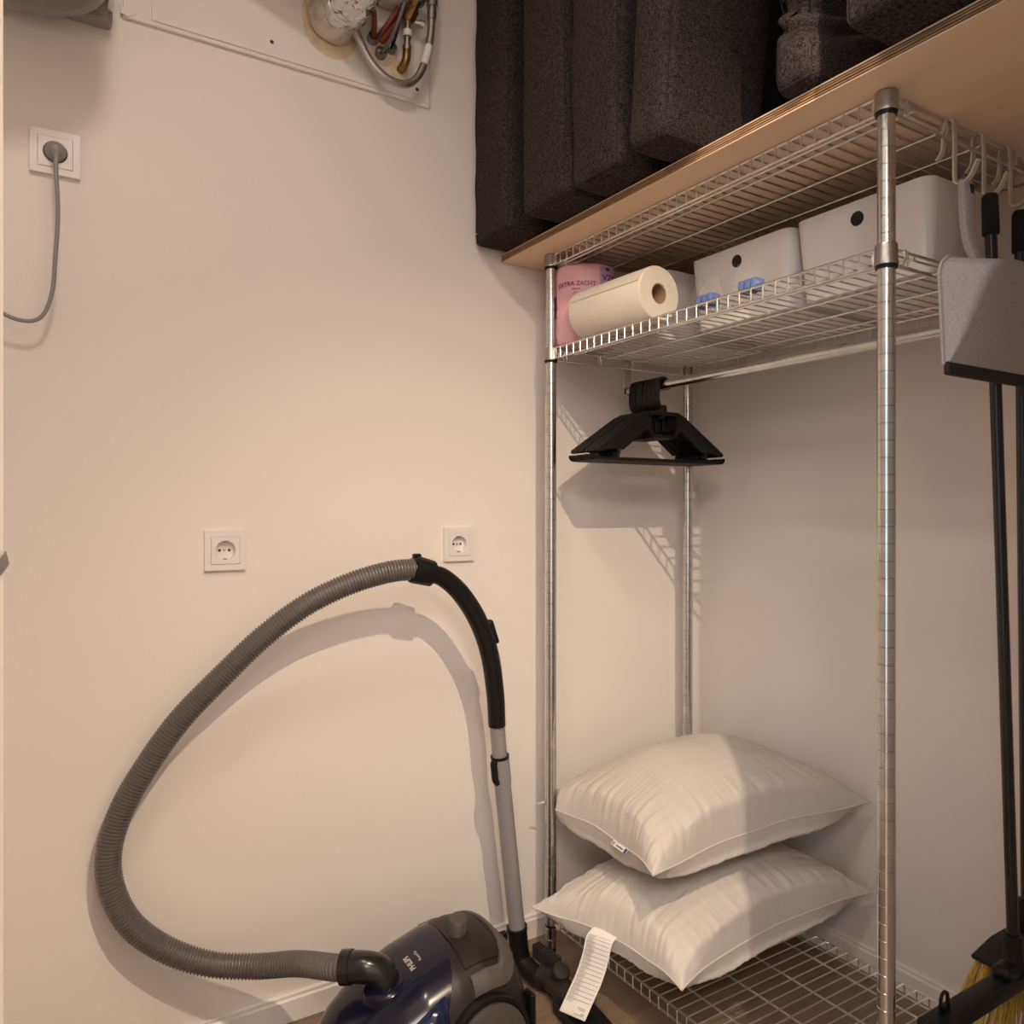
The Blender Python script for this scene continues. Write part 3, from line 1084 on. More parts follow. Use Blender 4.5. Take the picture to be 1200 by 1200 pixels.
# ------------------------------------------------------------------ things on the middle shelf
def bin_box(lo, hi, label, hole=True):
    t = thing('storage_bin', ((lo[0] + hi[0]) / 2, (lo[1] + hi[1]) / 2, lo[2]), label, 'bin', 'white finger-hole bins on the middle shelf')
    cx, cy = (lo[0] + hi[0]) / 2, (lo[1] + hi[1]) / 2
    hx, hy = (hi[0] - lo[0]) / 2, (hi[1] - lo[1]) / 2
    n = 6
    rc = 0.022

    def ring(z, k, inset):
        out = []
        ax, ay = hx * k - inset, hy * k - inset
        r = max(0.004, rc - inset)
        for (sx, sy, a0) in ((1, 1, 0), (-1, 1, PI / 2), (-1, -1, PI), (1, -1, 3 * PI / 2)):
            for i in range(n + 1):
                a = a0 + PI / 2 * i / n
                out.append((cx + sx * (ax - r) + r * math.cos(a), cy + sy * (ay - r) + r * math.sin(a), z))
        return out
    H = hi[2] - lo[2]
    mb = MB()
    prof = [(0.0, 0.915, 0.004), (0.003, 0.925, 0.0), (H - 0.001, 1.0, 0.0), (H, 1.0, 0.0008), (H, 1.0, 0.0025), (H - 0.002, 1.0, 0.0030), (0.004, 0.93, 0.0030)]
    rows = [[mb.bm.verts.new(v) for v in ring(lo[2] + z, k, i)] for (z, k, i) in prof]
    m = len(rows[0])
    for i in range(len(rows) - 1):
        for k in range(m):
            mb.bm.faces.new((rows[i][k], rows[i][(k + 1) % m], rows[i + 1][(k + 1) % m], rows[i + 1][k]))
    mb.bm.faces.new(rows[0])
    mb.bm.faces.new(rows[-1])
    mb.build('body', PLASTIC_W, t, angle=50)
    # finger hole in the front: dark round opening with a rim
    zz = lo[2] + H * 0.80
    kx = 0.925 + 0.075 * 0.80
    mb = MB()
    mb.lathe((cx - hx * kx + 0.0035, cy, zz), (-1, 0, -0.079), [(0.0, 0.0128), (0.0042, 0.0128)], 28)
    mb.build('finger_hole', HOLE, t)
    return t


bin_box((-0.455, -0.345, DECK_M), (-0.12, -0.075, DECK_M + 0.160), 'white storage bin at the left, half hidden behind the paper roll')
bin_box((-0.450, -0.682, DECK_M), (-0.12, -0.412, DECK_M + 0.156), 'white storage bin with a black finger hole, middle one on the shelf')
bin_box((-0.450, -0.958, DECK_M), (-0.12, -0.690, DECK_M + 0.157), 'white storage bin with a black finger hole behind the right front post')

# kitchen roll lying on its side
kr = thing('paper_roll', (-0.584, -0.33, DECK_M), 'cream kitchen paper roll lying on the middle wire shelf', 'paper roll')
KA, KB = Vector((-0.589, -0.224, DECK_M + 0.0595)), Vector((-0.578, -0.455, DECK_M + 0.0595))
kd = (KB - KA)
Lk = kd.length
mb = MB()
mb.lathe(KA, kd, [(0.004, 0.0215), (0, 0.030), (0, 0.056), (0.003, 0.059), (Lk - 0.004, 0.059), (Lk, 0.056), (Lk, 0.022), (Lk - 0.004, 0.0212), (0.004, 0.0212)], 56, caps=False)
mb.build('paper', PAPER, kr, angle=40)
mb = MB()
mb.lathe(KA, kd, [(0.001, 0.0213), (Lk - 0.0015, 0.0213), (Lk - 0.0015, 0.0198), (0.001, 0.0198)], 40, caps=False)
mb.build('core', CARD, kr)
mb = MB()
u0, w0 = basis(kd)


def tail(u, v):
    a = math.radians(-10 - 32 * u)
    dirv = Vector((-math.cos(a), 0, math.sin(a) + 0.9)).normalized()
    return KA + kd * (0.006 + 0.988 * v) + (Vector((-math.cos(0.35 + 0.55 * u), 0, math.sin(0.35 + 0.55 * u)))) * (0.0593 + 0.0012 * (1 - u))


mb.grid(tail, 6, 12)
mb.build('loose_sheet', PAPER, kr)

# wrapped toilet paper pack with print
tp = thing('tissue_pack', (-0.552, -0.146, DECK_M), 'pink plastic-wrapped tissue pack standing at the left end of the shelf', 'tissue pack')
TC = Vector((-0.542, -0.153))
TA, TB, TH = 0.073, 0.062, 0.195


def tp_pt(a, z, out=0.0):
    """surface of the pack at angle a (0 = towards the camera side), height z"""
    e = 2.6
    ca, sa = math.cos(a), math.sin(a)
    k = (abs(ca) ** e + abs(sa) ** e) ** (-1 / e)
    f = z / TH
    prof = 1 - 0.10 * (2 * abs(f - 0.5)) ** 8 - 0.025 * math.exp(-((f - 0.47) / 0.035) ** 2)
    if f > 0.97:
        prof *= max(0.0, 1 - ((f - 0.97) / 0.03) ** 2 * 0.14)
    if f < 0.03:
        prof *= 1 - ((0.03 - f) / 0.03) ** 2 * 0.10
    nz = 0.0018 * noise.noise(Vector((ca * 2.4, sa * 2.4, z * 26)))
    r = k * prof
    d = Vector((-0.66 * ca - 0.75 * sa * 0, 0, 0))
    # local frame: axis towards the camera (fx) and sideways (fy)
    fx = Vector((-0.62, -0.785))
    fy = Vector((0.785, -0.62))
    p = TC + fx * (TB * ca * r + (nz + out) * ca) + fy * (TA * sa * r + (nz + out) * sa)
    return Vector((p.x, p.y, DECK_M + z))


mb = MB()
NA, NZ = 64, 40
Vt = mb.grid(lambda u, v: tp_pt(u * 2 * PI, v * TH), NA, NZ, closed_u=True)
mb.bm.faces.new([Vt[i][0] for i in range(NA)])
mb.bm.faces.new([Vt[i][NZ] for i in range(NA)])
mb.bm.faces.ensure_lookup_table()
i = 0
for u in range(NA):
    for v in range(NZ):
        a = (u + 0.5) / NA * 2 * PI
        if a > PI:
            a -= 2 * PI
        fz = v / NZ
        f = mb.bm.faces[i]
        if 0.40 + (0.12 * fz) < a < 2.2 and fz > 0.42:
            f.material_index = 1
        if -1.5 < a < -1.05 and 0.34 < fz < 0.62:
            f.material_index = 2
        i += 1
mb.build('wrap', [PINK, LILAC, MAGENTA], tp, angle=60)


def tp_text(a0, z0, arc=0.0, scale=1.0):
    R = 0.078
    def fn(x, y, w):
        t = (x - w / 2) / w * 2
        return tp_pt(a0 + (x - w / 2) / R, z0 + y + arc * (1 - t * t), 0.0009)
    return fn


mb = MB()
add_text(mb, 'EXTRA ZACHT', 0.0145, tp_text(-0.27, 0.1365, 0.003), 0.0006)
for q in range(9):
    a = -0.41 + 0.031 * q
    mb.grid(lambda u, v: tp_pt(a + 0.020 * u, 0.1290 + 0.0042 * v, 0.0008), 2, 1)
mb.build('print', MAGENTA, tp, smooth=False)
mb = MB()
for k in range(4):
    a, b = [(-0.36, 0.106), (-0.18, 0.106), (-0.18, 0.122), (-0.36, 0.122)][k], [(-0.18, 0.106), (-0.18, 0.122), (-0.36, 0.122), (-0.36, 0.106)][k]
    mb.tube([tp_pt(a[0] + (b[0] - a[0]) * q / 6, a[1] + (b[1] - a[1]) * q / 6, 0.0006) for q in range(7)], 0.0004, 4)
for q in range(3):
    mb.tube([tp_pt(-0.33 + 0.06 * q, 0.123, 0.0006), tp_pt(-0.31 + 0.06 * q, 0.126, 0.0006)], 0.0004, 4)
mb.build('print_icon', MAGENTA, tp, smooth=False)
mb = MB()
add_text(mb, 'VZCH', 0.021, tp_text(0.90, 0.150), 0.0006)
for q in range(6):
    a = 0.70 + 0.066 * q
    mb.grid(lambda u, v: tp_pt(a + 0.045 * u, 0.1400 + 0.0060 * v, 0.0008), 2, 1)
mb.grid(lambda u, v: tp_pt(0.68 + 0.16 * u, 0.174 + 0.008 * v, 0.0008), 4, 2)
mb.build('print', PURPLE, tp, smooth=False)
mb = MB()


def fl(u, v):
    a = 0.3 + 1.8 * u
    q = tp_pt(a, TH * 0.985, 0.002)
    return q + Vector((0.004 * math.sin(9 * u), 0.004 * math.cos(11 * u), 0.014 * v * (0.5 + 0.5 * abs(math.sin(5 * u + 1))))) + (Vector((TC.x, TC.y, q.z)) - q) * 0.25 * v


mb.grid(fl, 20, 4)
mb.build('film_flap', CLEAR, tp)

# clear bags of blue dishwasher pods in front of the middle bin
def pod_bag(c, n, label):
    t = thing('pod_bag', (c[0], c[1], DECK_M), label, 'bag', 'clear bags with blue pods')
    for k in range(n):
        mb = MB()
        mb.box((c[0], c[1] + 0.0145 * (k - (n - 1) / 2), DECK_M + 0.0130), (0.026, 0.0125, 0.0235), ch=0.003, seg=2)
        mb.build('pod', BLUE, t)
    mb = MB()
    hw = 0.0145 * n / 2 + 0.010

    def bag(u, v):
        a = u * 2 * PI
        e = (abs(math.cos(a)) ** 5 + abs(math.sin(a)) ** 5) ** (-0.2)
        k = 1 - 0.55 * max(0, v - 0.55) / 0.45
        nz = 0.0035 * noise.noise(Vector((math.cos(a) * 3 + c[1] * 50, math.sin(a) * 3, v * 4)))
        peak = 0.012 * max(0, v - 0.6) / 0.4 * (1 + math.sin(3 * a + 1))
        return Vector((c[0] + (0.021 * e * math.cos(a)) * k + nz, c[1] + hw * e * math.sin(a) * (1 - 0.25 * max(0, v - 0.5)) + nz, DECK_M + 0.001 + 0.034 * v + peak))
    mb.grid(bag, 32, 12, closed_u=True)
    mb.build('clear_film', CLEAR, t)


pod_bag((-0.578, -0.592), 3, 'clear bag of blue pods just right of the paper roll')
pod_bag((-0.585, -0.705), 3, 'clear bag of blue pods further right, with a peaked corner')

# ------------------------------------------------------------------ hangers on the rail
def hanger_proto(y):
    x = ROD[0]
    ztop = ROD[1] + 0.0112
    t = thing('clothes_hanger', (x, y, ztop), 'black plastic clothes hanger in the bunch at the wall end of the rail', 'hanger', 'black plastic hangers on the rail')
    # hook
    r = 0.0162
    zc_ = ROD[1]
    P = [(x + r, y, zc_ - 0.010)]
    for k in range(14):
        a = math.radians(-5 + k * 190 / 13)
        P.append((x + r * math.cos(a), y, zc_ + r * math.sin(a)))
    P += [(x - 0.0185, y, zc_ - 0.026), (x - 0.0165, y, zc_ - 0.044), (x - 0.008, y, zc_ - 0.057), (x - 0.001, y, zc_ - 0.066), (x, y, zc_ - 0.082)]
    MB().tube(smooth_path(P, 2), 0.0041, 10).build('hook', BLACK, t)
    M = XZ(y + 0.0025)
    mb = MB()
    zt = ztop - 0.082
    # collar under the hook
    mb.prism([(x - 0.010, zt + 0.002), (x + 0.010, zt + 0.002), (x + 0.008, zt + 0.020), (x - 0.008, zt + 0.020)], M, 0.005, ch=0.001)
    # window ring in the middle
    ow = [(x - 0.052, zt - 0.004), (x - 0.046, zt + 0.004), (x + 0.046, zt + 0.004), (x + 0.052, zt - 0.004), (x + 0.054, zt - 0.040), (x + 0.036, zt - 0.061), (x - 0.036, zt - 0.061), (x - 0.054, zt - 0.040)]
    iw = [(x + (p[0] - x) * 0.80, zt - 0.029 + (p[1] - zt + 0.029) * 0.74) for p in ow]
    n = len(ow)
    for k in range(n):
        a, b, c2, d2 = ow[k], ow[(k + 1) % n], iw[(k + 1) % n], iw[k]
        mb.prism([a, b, c2, d2], M, 0.005)
    for s in (-1, 1):
        sh = [(x + s * 0.046, zt + 0.004), (x + s * 0.070, zt - 0.006), (x + s * 0.203, zt - 0.092), (x + s * 0.206, zt - 0.098), (x + s * 0.198, zt - 0.101), (x + s * 0.190, zt - 0.098),
              (x + s * 0.150, zt - 0.090), (x + s * 0.128, zt - 0.094), (x + s * 0.054, zt - 0.040)]
        if s < 0:
            sh = sh[::-1]
        mb.prism(sh, M, 0.005, ch=0.0008)
        # curl joining shoulder and bar
        cc = [(x + s * 0.150, y, zt - 0.088), (x + s * 0.142, y, zt - 0.098), (x + s * 0.144, y, zt - 0.110), (x + s * 0.156, y, zt - 0.116)]
        mb.tube(smooth_path(cc, 4), 0.0042, 8)
        # upturned end of the bar
        cc = [(x + s * 0.150, y, zt - 0.116), (x + s * 0.196, y, zt - 0.116), (x + s * 0.206, y, zt - 0.112), (x + s * 0.2075, y, zt - 0.105)]
        mb.tube(smooth_path(cc, 4), 0.0040, 8)
    mb.build('shoulder_frame', BLACK, t, angle=30)
    mb = MB()
    mb.box((x, y, zt - 0.116), (0.312, 0.0055, 0.0085), ch=0.001)
    mb.build('trouser_bar', BLACK, t)
    return t


NH = 13
ORD = ['first', 'second', 'third', 'fourth', 'fifth', 'sixth', 'seventh', 'eighth', 'ninth', 'tenth', 'eleventh', 'twelfth', 'thirteenth']
hp = hanger_proto(-0.142)
hp['label'] = 'black plastic clothes hanger, farthest in the bunch, next to the wall'
for k in range(1, NH):
    h = copy_tree(hp)
    h.location = (hp.location.x + random.uniform(-0.002, 0.002), -0.142 - 0.0088 * k, hp.location.z)
    h.rotation_euler = (0, 0, random.uniform(-0.006, 0.006))
    h['label'] = 'black plastic clothes hanger, %s from the wall in the bunch' % ORD[k]
    if k == NH - 1:
        h['label'] = 'black plastic clothes hanger, foremost of the bunch, its middle window facing the room'

# ------------------------------------------------------------------ pillows on the bottom shelf
def pillow(name, A, B, D, C, up, dn, label, seed, zmin=None, shift=(0, 0)):
    """A near, B right, D far, C left corner; loft height above and below the seam"""
    A, B, C, D = map(Vector, (A, B, C, D))
    cen = (A + B + C + D) / 4
    t = thing(name, (cen.x, cen.y, cen.z - dn), label, 'pillow', 'white pillows stacked on the bottom shelf')
    N = 120

    def seamp(u, v):
        """u along A-B, v along A-C, both 0..1, with concave sides and ear corners"""
        p = A.lerp(B, u).lerp(C.lerp(D, u), v)
        a, b = 2 * u - 1, 2 * v - 1
        pin = 0.052
        ex = (B - A + D - C).normalized()
        ey = (C - A + D - B).normalized()
        p = p - ex * (a * pin * (1 - b * b) ** 1.0 * 0.95) - ey * (b * pin * (1 - a * a) ** 1.0 * 0.95)
        s = (1 - a * a) * 0.010
        p.z += 0.008 * noise.noise(Vector((u * 4, v * 4, seed))) - 0.012 * ((1 - a * a) * (b ** 8) + (1 - b * b) * (a ** 8)) * 0.6
        return p

    def surf(u, v, sgn):
        a, b = 2 * u - 1, 2 * v - 1
        p = seamp(u, v)
        ea, eb = 1 - abs(a) ** 2.3, 1 - abs(b) ** 2.3
        m = max(0.0, ea * eb)
        hgt = m ** 0.44
        # keep the ear corners thin
        cr = (abs(a) * abs(b)) ** 6
        hgt *= (1 - 0.55 * cr)
        w = 0.0
        for (edge, along) in ((ea, v), (eb, u)):
            fall = math.exp(-edge / 0.34)
            n1 = noise.noise(Vector((along * 30 + seed * 3, edge * 1.6, seed + (1 if edge is ea else 9) + sgn)))
            n2 = noise.noise(Vector((along * 62 + seed * 5, edge * 2.0, seed + 4)))
            w += fall * (0.0100 * n1 + 0.0060 * n2) * (1.0 if sgn > 0 else 0.55)
        w += 0.010 * noise.noise(Vector((u * 3.2, v * 3.2, seed + 20))) * m
        # soft radiating folds running towards the near corner
        rr = math.hypot(u, v)
        th = math.atan2(v, u)
        w += 0.0040 * noise.noise(Vector((th * 7, rr * 1.2, seed + 30))) * math.exp(-((rr - 0.35) / 0.22) ** 2) * min(1, m * 3)
        h = (up if sgn > 0 else dn)
        ex = (B - A + D - C).normalized()
        ey = (C - A + D - B).normalized()
        ob = 0.030 if sgn < 0 else 0.018
        p = p + ex * (math.copysign(1, a) * ob * math.exp(-((ea - 0.30) / 0.20) ** 2) * (1 - b ** 4)) + ey * (math.copysign(1, b) * ob * math.exp(-((eb - 0.30) / 0.20) ** 2) * (1 - a ** 4))
        p = p + Vector((0, 0, sgn * (h * hgt) + w * min(1.0, m * 34 + 0.05)))
        if sgn < 0 and zmin is not None and p.z < zmin:
            p.z = zmin
        # the pillow is dented where it presses on the left front post
        dy = p.y - YL
        if dy < -0.0155:
            lim = XF + 0.0155 + (dy + 0.0155) * 2.0
        elif dy > 0.0155:
            lim = XF + 0.0155 - (dy - 0.0155) * 2.2
        else:
            lim = XF + 0.0155
        if dy > -0.10:
            p.x = max(p.x, lim)
        # never into the walls
        p.x = min(p.x, -0.006)
        p.y = min(p.y, -0.004)
        return p
    mb = MB()
    g1 = mb.grid(lambda u, v: surf(u, v, 1), N, N)
    g2 = mb.grid(lambda u, v: surf(u, v, -1), N, N)
    mb.build('cover', PILLOW, t, angle=180, weld=0.00002)
    loop = []
    for (f) in (lambda s: (s, 0), lambda s: (1, s), lambda s: (1 - s, 1), lambda s: (0, 1 - s)):
        for k in range(40):
            loop.append(surf(*f(k / 40), 1))
    loop.append(loop[0])
    mb = MB()
    mb.tube(loop, 0.0021, 6)
    mb.build('piping', PILLOW, t)
    return t, surf


p1, s1 = pillow('pillow', (-0.652, -0.597, 0.190), (-0.030, -0.578, 0.205), (-0.045, -0.085, 0.215), (-0.735, -0.205, 0.200), 0.106, 0.078,
                'white pillow at the bottom of the stack, with a long printed label hanging out', 3.0, zmin=DECK_B + 0.0004)
p2, s2 = pillow('pillow', (-0.672, -0.540, 0.388), (-0.030, -0.575, 0.415), (-0.040, -0.060, 0.420), (-0.640, -0.085, 0.375), 0.128, 0.087,
                'white pillow on top of the stack, with a small woven tag on its edge', 11.0)


def strip(name, centre, width_dir, half, m, parent, thick=0.0004):
    """a thin cloth strip along a centre line"""
    P = smooth_path(centre, 6)
    mb = MB()
    wd = Vector(width_dir).normalized()
    rows = []
    for p in P:
        rows.append((p - wd * half, p + wd * half))
    V = [(mb.bm.verts.new(a), mb.bm.verts.new(b)) for a, b in rows]
    n = Vector((rows[1][0] - rows[0][0])).cross(wd).normalized() * thick
    U = [(mb.bm.verts.new(a + n), mb.bm.verts.new(b + n)) for a, b in rows]
    for i in range(len(V) - 1):
        mb.bm.faces.new((V[i][0], V[i][1], V[i + 1][1], V[i + 1][0]))
        mb.bm.faces.new((U[i][0], U[i + 1][0], U[i + 1][1], U[i][1]))
        mb.bm.faces.new((V[i][0], V[i + 1][0], U[i + 1][0], U[i][0]))
        mb.bm.faces.new((V[i][1], U[i][1], U[i + 1][1], V[i + 1][1]))
    mb.bm.faces.new((V[0][0], U[0][0], U[0][1], V[0][1]))
    mb.bm.faces.new((V[-1][0], V[-1][1], U[-1][1], U[-1][0]))
    o = mb.build(name, m, parent, angle=60)
    return o, P, wd


# care label of the lower pillow
lab_c = [(-0.650, -0.370, 0.196), (-0.672, -0.373, 0.185), (-0.684, -0.374, 0.150), (-0.700, -0.374, 0.115), (-0.722, -0.374, 0.082), (-0.745, -0.375, 0.050)]
lab_w = (0.40, -0.92, 0.0)
lab, LP, LW = strip('care_label', lab_c, lab_w, 0.0305, LABEL, p1)
mb = MB()
Ltot = len(LP) - 1
cam_side = Vector((-1, -0.6, 0.6))


def on_label(s, w):
    i = min(Ltot - 1, int(s * Ltot))
    f = s * Ltot - i
    p = LP[i].lerp(LP[i + 1], f)
    n = (LP[i + 1] - LP[i]).cross(LW).normalized()
    if n.dot(cam_side) < 0:
        n = -n
    return p + LW * w + n * 0.0011


k = 0
s = 0.16
while s < 0.86:
    a, b = on_label(s, -0.026), on_label(s, 0.027)
    a2, b2 = on_label(s + 0.0055, -0.026), on_label(s + 0.0055, 0.027)
    mb.bm.faces.new([mb.bm.verts.new(v) for v in (a, b, b2, a2)])
    # small type between the rules, left aligned
    for q in range(4):
        w0 = -0.026
        ln = random.uniform(0.010, 0.019)
        s0 = s + 0.010 + q * 0.0085
        pts = []
        x = w0
        while x < w0 + ln:
            g = random.uniform(0.0012, 0.003)
            c4 = [on_label(s0, x), on_label(s0, x + g), on_label(s0 + 0.004, x + g), on_label(s0 + 0.004, x)]
            mb.bm.faces.new([mb.bm.verts.new(v) for v in c4])
            x += g + 0.0009
    s += 0.045
for (s0, w0, w1) in ((0.90, 0.004, 0.022), (0.915, 0.010, 0.022), (0.945, 0.016, 0.024), (0.955, 0.016, 0.024), (0.965, 0.002, 0.022)):
    c4 = [on_label(s0, w0), on_label(s0, w1), on_label(s0 + 0.006, w1), on_label(s0 + 0.006, w0)]
    mb.bm.faces.new([mb.bm.verts.new(v) for v in c4])
mb.build('label_print', INKG, lab, smooth=False)

# small woven tag on the seam of the upper pillow
va, vb = 0.415, 0.275
tg = MB()
T0, T1 = s2(0, va, 1) + Vector((-0.003, -0.001, 0.0015)), s2(0, vb, 1) + Vector((-0.003, -0.001, 0.0015))
dl = (T1 - T0)
Tn = Vector((-0.75, -0.25, 0.62)).normalized()
Tu = Tn.cross(dl.normalized()).normalized()
if Tu.z > 0:
    Tu = -Tu
hgt = 0.011


def tagp(x, y, out=0.0):
    return T0 + dl * x + Tu * (y * hgt) + Tn * out


V = [tg.bm.verts.new(tagp(*q)) for q in ((0, 0, 0.0006), (1, 0, 0.0006), (1, 1, 0.0016), (0, 1, 0.0016), (0, 0, 0), (1, 0, 0), (1, 1, 0.0008), (0, 1, 0.0008))]
for f in ((0, 1, 2, 3), (7, 6, 5, 4), (0, 3, 7, 4), (1, 5, 6, 2), (3, 2, 6, 7), (0, 4, 5, 1)):
    tg.bm.faces.new([V[i] for i in f])
tgo = tg.build('woven_tag', LABEL, p2, smooth=False)
mb = MB()
Ld = dl.length


def tfn(x0, y0):
    return lambda x, y, w: tagp(x0 + x / Ld, y0 - y / hgt, 0.0022)


add_text(mb, '17', 0.0095, tfn(0.06, 0.88), 0.0003)
for q in range(9):
    x = 0.31 + 0.050 * q
    y = 0.34 if q in (0, 5) else 0.42
    mb.bm.faces.new([mb.bm.verts.new(tagp(*c)) for c in ((x, y, 0.0018), (x + 0.038, y, 0.0018), (x + 0.038, 0.70, 0.0022), (x, 0.70, 0.0022))])
mb.build('tag_print', INK, tgo, smooth=False)
mb = MB()
mb.bm.faces.new([mb.bm.verts.new(tagp(*q)) for q in ((0.84, 0.06, 0.0018), (0.985, 0.06, 0.0018), (0.985, 0.94, 0.0026), (0.84, 0.94, 0.0026))])
mb.build('tag_square', INKB, tgo, smooth=False)

# ------------------------------------------------------------------ vacuum cleaner
VX, VY = -1.02, -0.285
vc = thing('vacuum_cleaner', (VX, VY, 0), 'dark blue and black canister vacuum cleaner with its hose arching up the wall', 'vacuum cleaner')
# stations along x: (x, half width, top z, bottom z)
ST = [(-1.248, 0.030, 0.075, 0.045), (-1.243, 0.062, 0.098, 0.034), (-1.229, 0.088, 0.122, 0.026), (-1.202, 0.108, 0.149, 0.022), (-1.165, 0.122, 0.177, 0.020), (-1.125, 0.131, 0.203, 0.020),
      (-1.08, 0.137, 0.225, 0.020), (-1.015, 0.140, 0.245, 0.020), (-0.96, 0.139, 0.254, 0.020), (-0.918, 0.134, 0.249, 0.020), (-0.886, 0.124, 0.232, 0.022), (-0.868, 0.110, 0.202, 0.026), (-0.860, 0.092, 0.160, 0.034), (-0.857, 0.060, 0.110, 0.050)]


def st_at(x):
    for i in range(len(ST) - 1):
        if ST[i][0] <= x <= ST[i + 1][0]:
            f = (x - ST[i][0]) / (ST[i + 1][0] - ST[i][0])
            return [a + (b - a) * f for a, b in zip(ST[i], ST[i + 1])]
    return list(ST[0] if x < ST[0][0] else ST[-1])


def vac_pt(x, a, out=0.0):
    """a: angle around the section, pi/2 = top, -pi/2 = bottom, 0 = +y side, pi = -y side"""
    _, w, zt, zb = st_at(x)
    w += out
    zt += out
    zb -= out
    zm = zb + (zt - zb) * 0.36
    ca, sa = math.cos(a), math.sin(a)
    e = 2.5
    k = (abs(ca) ** e + abs(sa) ** e) ** (-1 / e)
    y = VY + w * ca * k
    z = zm + ((zt - zm) if sa > 0 else (zm - zb)) * sa * k
    return Vector((x, y, z))


def shell(mb, xs, a0, a1, na, out=0.0, mi=0):
    return mb.grid(lambda u, v: vac_pt(xs[min(len(xs) - 1, int(round(u * (len(xs) - 1))))], a0 + (a1 - a0) * v, out), len(xs) - 1, na, mi=mi)


def xrange_(a, b, n):
    return [a + (b - a) * k / n for k in range(n + 1)]


XS_SPLIT = -1.03
xall = sorted(set([s[0] for s in ST] + xrange_(-1.229, -0.88, 30)))
mb = MB()
shell(mb, xall, 0, 2 * PI, 56)
mb.bm.faces.new([mb.bm.verts.new(vac_pt(ST[0][0], 2 * PI * k / 40)) for k in range(40)])
mb.bm.faces.new([mb.bm.verts.new(vac_pt(ST[-1][0], 2 * PI * k / 40)) for k in range(40)])
mb.build('body_shell', CHAR, vc, weld=0.0003)
# glossy blue front lid wrapping over the top and the near side; its rear edge is slanted
mb = MB()


def lid_pt(u, v, out):
    a = math.radians(22) + v * math.radians(150)
    K = [(22, -0.985), (60, -0.990), (95, -1.002), (125, -1.022), (145, -1.045), (160, -1.075), (172, -1.11)]
    ad = math.degrees(a)
    xr = K[-1][1]
    for i in range(len(K) - 1):
        if ad <= K[i + 1][0]:
            f = max(0, (ad - K[i][0]) / (K[i + 1][0] - K[i][0]))
            xr = K[i][1] + (K[i + 1][1] - K[i][1]) * f
            break
    x = -1.239 + u * (xr + 1.239)
    return vac_pt(x, a, out)


mb.grid(lambda u, v: lid_pt(u, v, 0.0035), 34, 44)
# edge skirt
n = 44
for (uu) in (0, 1):
    top = [mb.bm.verts.new(lid_pt(uu, k / n, 0.0035)) for k in range(n + 1)]
    bot = [mb.bm.verts.new(lid_pt(uu, k / n, -0.001)) for k in range(n + 1)]
    for k in range(n):
        mb.bm.faces.new((top[k], top[k + 1], bot[k + 1], bot[k]))
for (vv) in (0, 1):
    top = [mb.bm.verts.new(lid_pt(k / 34, vv, 0.0035)) for k in range(35)]
    bot = [mb.bm.verts.new(lid_pt(k / 34, vv, -0.001)) for k in range(35)]
    for k in range(34):
        mb.bm.faces.new((top[k], top[k + 1], bot[k + 1], bot[k]))
lid = mb.build('front_lid', NAVY, vc, weld=0.0002)
lid['label'] = 'glossy dark blue lid'
# raised clear blue blister low on the near side of the lid
mb = MB()


def blis(u, v):
    x = -1.190 + u * 0.142
    sh = math.sin(PI * min(1, max(0, u))) ** 0.6
    a = math.radians(158) + (v - 0.5) * math.radians(44) * (0.25 + 0.75 * u ** 0.7)
    e = min(u, 1 - u, v, 1 - v) * 2
    return vac_pt(x, a, 0.004 + 0.010 * min(1, e * 2.2) ** 0.5)


mb.grid(blis, 24, 16)
mb.build('dust_window', NAVYW, lid)
# rear top control panel, dark with a grey U-shaped carry handle round it
mb = MB()
mb.grid(lambda u, v: vac_pt(-0.998 + 0.094 * u, math.radians(62) + math.radians(66) * v, 0.004), 14, 20)
mb.build('control_panel', CHAR, vc)
mb = MB()
path = []
for k in range(0, 15):
    t = k / 14
    path.append((-0.995 + 0.070 * t, math.radians(140)))
for k in range(1, 24):
    t = k / 24
    a = math.radians(140) - t * math.radians(102)
    path.append((-0.925 + 0.040 * math.sin(PI * t) ** 0.6, a))
for k in range(0, 10):
    t = k / 9
    path.append((-0.925 - 0.07 * t, math.radians(38)))
rows = []
for i, (x, a) in enumerate(path):
    q0 = Vector(path[max(0, i - 1)])
    q1 = Vector(path[min(len(path) - 1, i + 1)])
    dd = Vector(((q1 - q0).x / 0.14, (q1 - q0).y))
    dd.normalize()
    nn = Vector((-dd.y, dd.x))
    wv = 0.125
    row = []
    for (off, out) in ((-1, 0.001), (-0.9, 0.008), (-0.5, 0.0115), (0.5, 0.0115), (0.9, 0.008), (1, 0.001)):
        row.append(mb.bm.verts.new(vac_pt(x + nn.x * wv * off * 0.14, a + nn.y * wv * off, out)))
    rows.append(row)
for i in range(len(rows) - 1):
    for k in range(5):
        mb.bm.faces.new((rows[i][k], rows[i][k + 1], rows[i + 1][k + 1], rows[i + 1][k]))
mb.bm.faces.new(rows[0])
mb.bm.faces.new(rows[-1])
ho = mb.build('carry_handle', GREYM, vc)
ho['label'] = 'grey carry handle'
# power knob
kp = vac_pt(-0.972, math.radians(96), 0.003)
mb = MB()
mb.lathe(kp, (0.04, -0.06, 1), [(-0.004, 0.0205), (0.006, 0.0200), (0.022, 0.0185), (0.025, 0.0165), (0.0255, 0.001)], 32)
mb.build('power_knob', GREYD, vc)
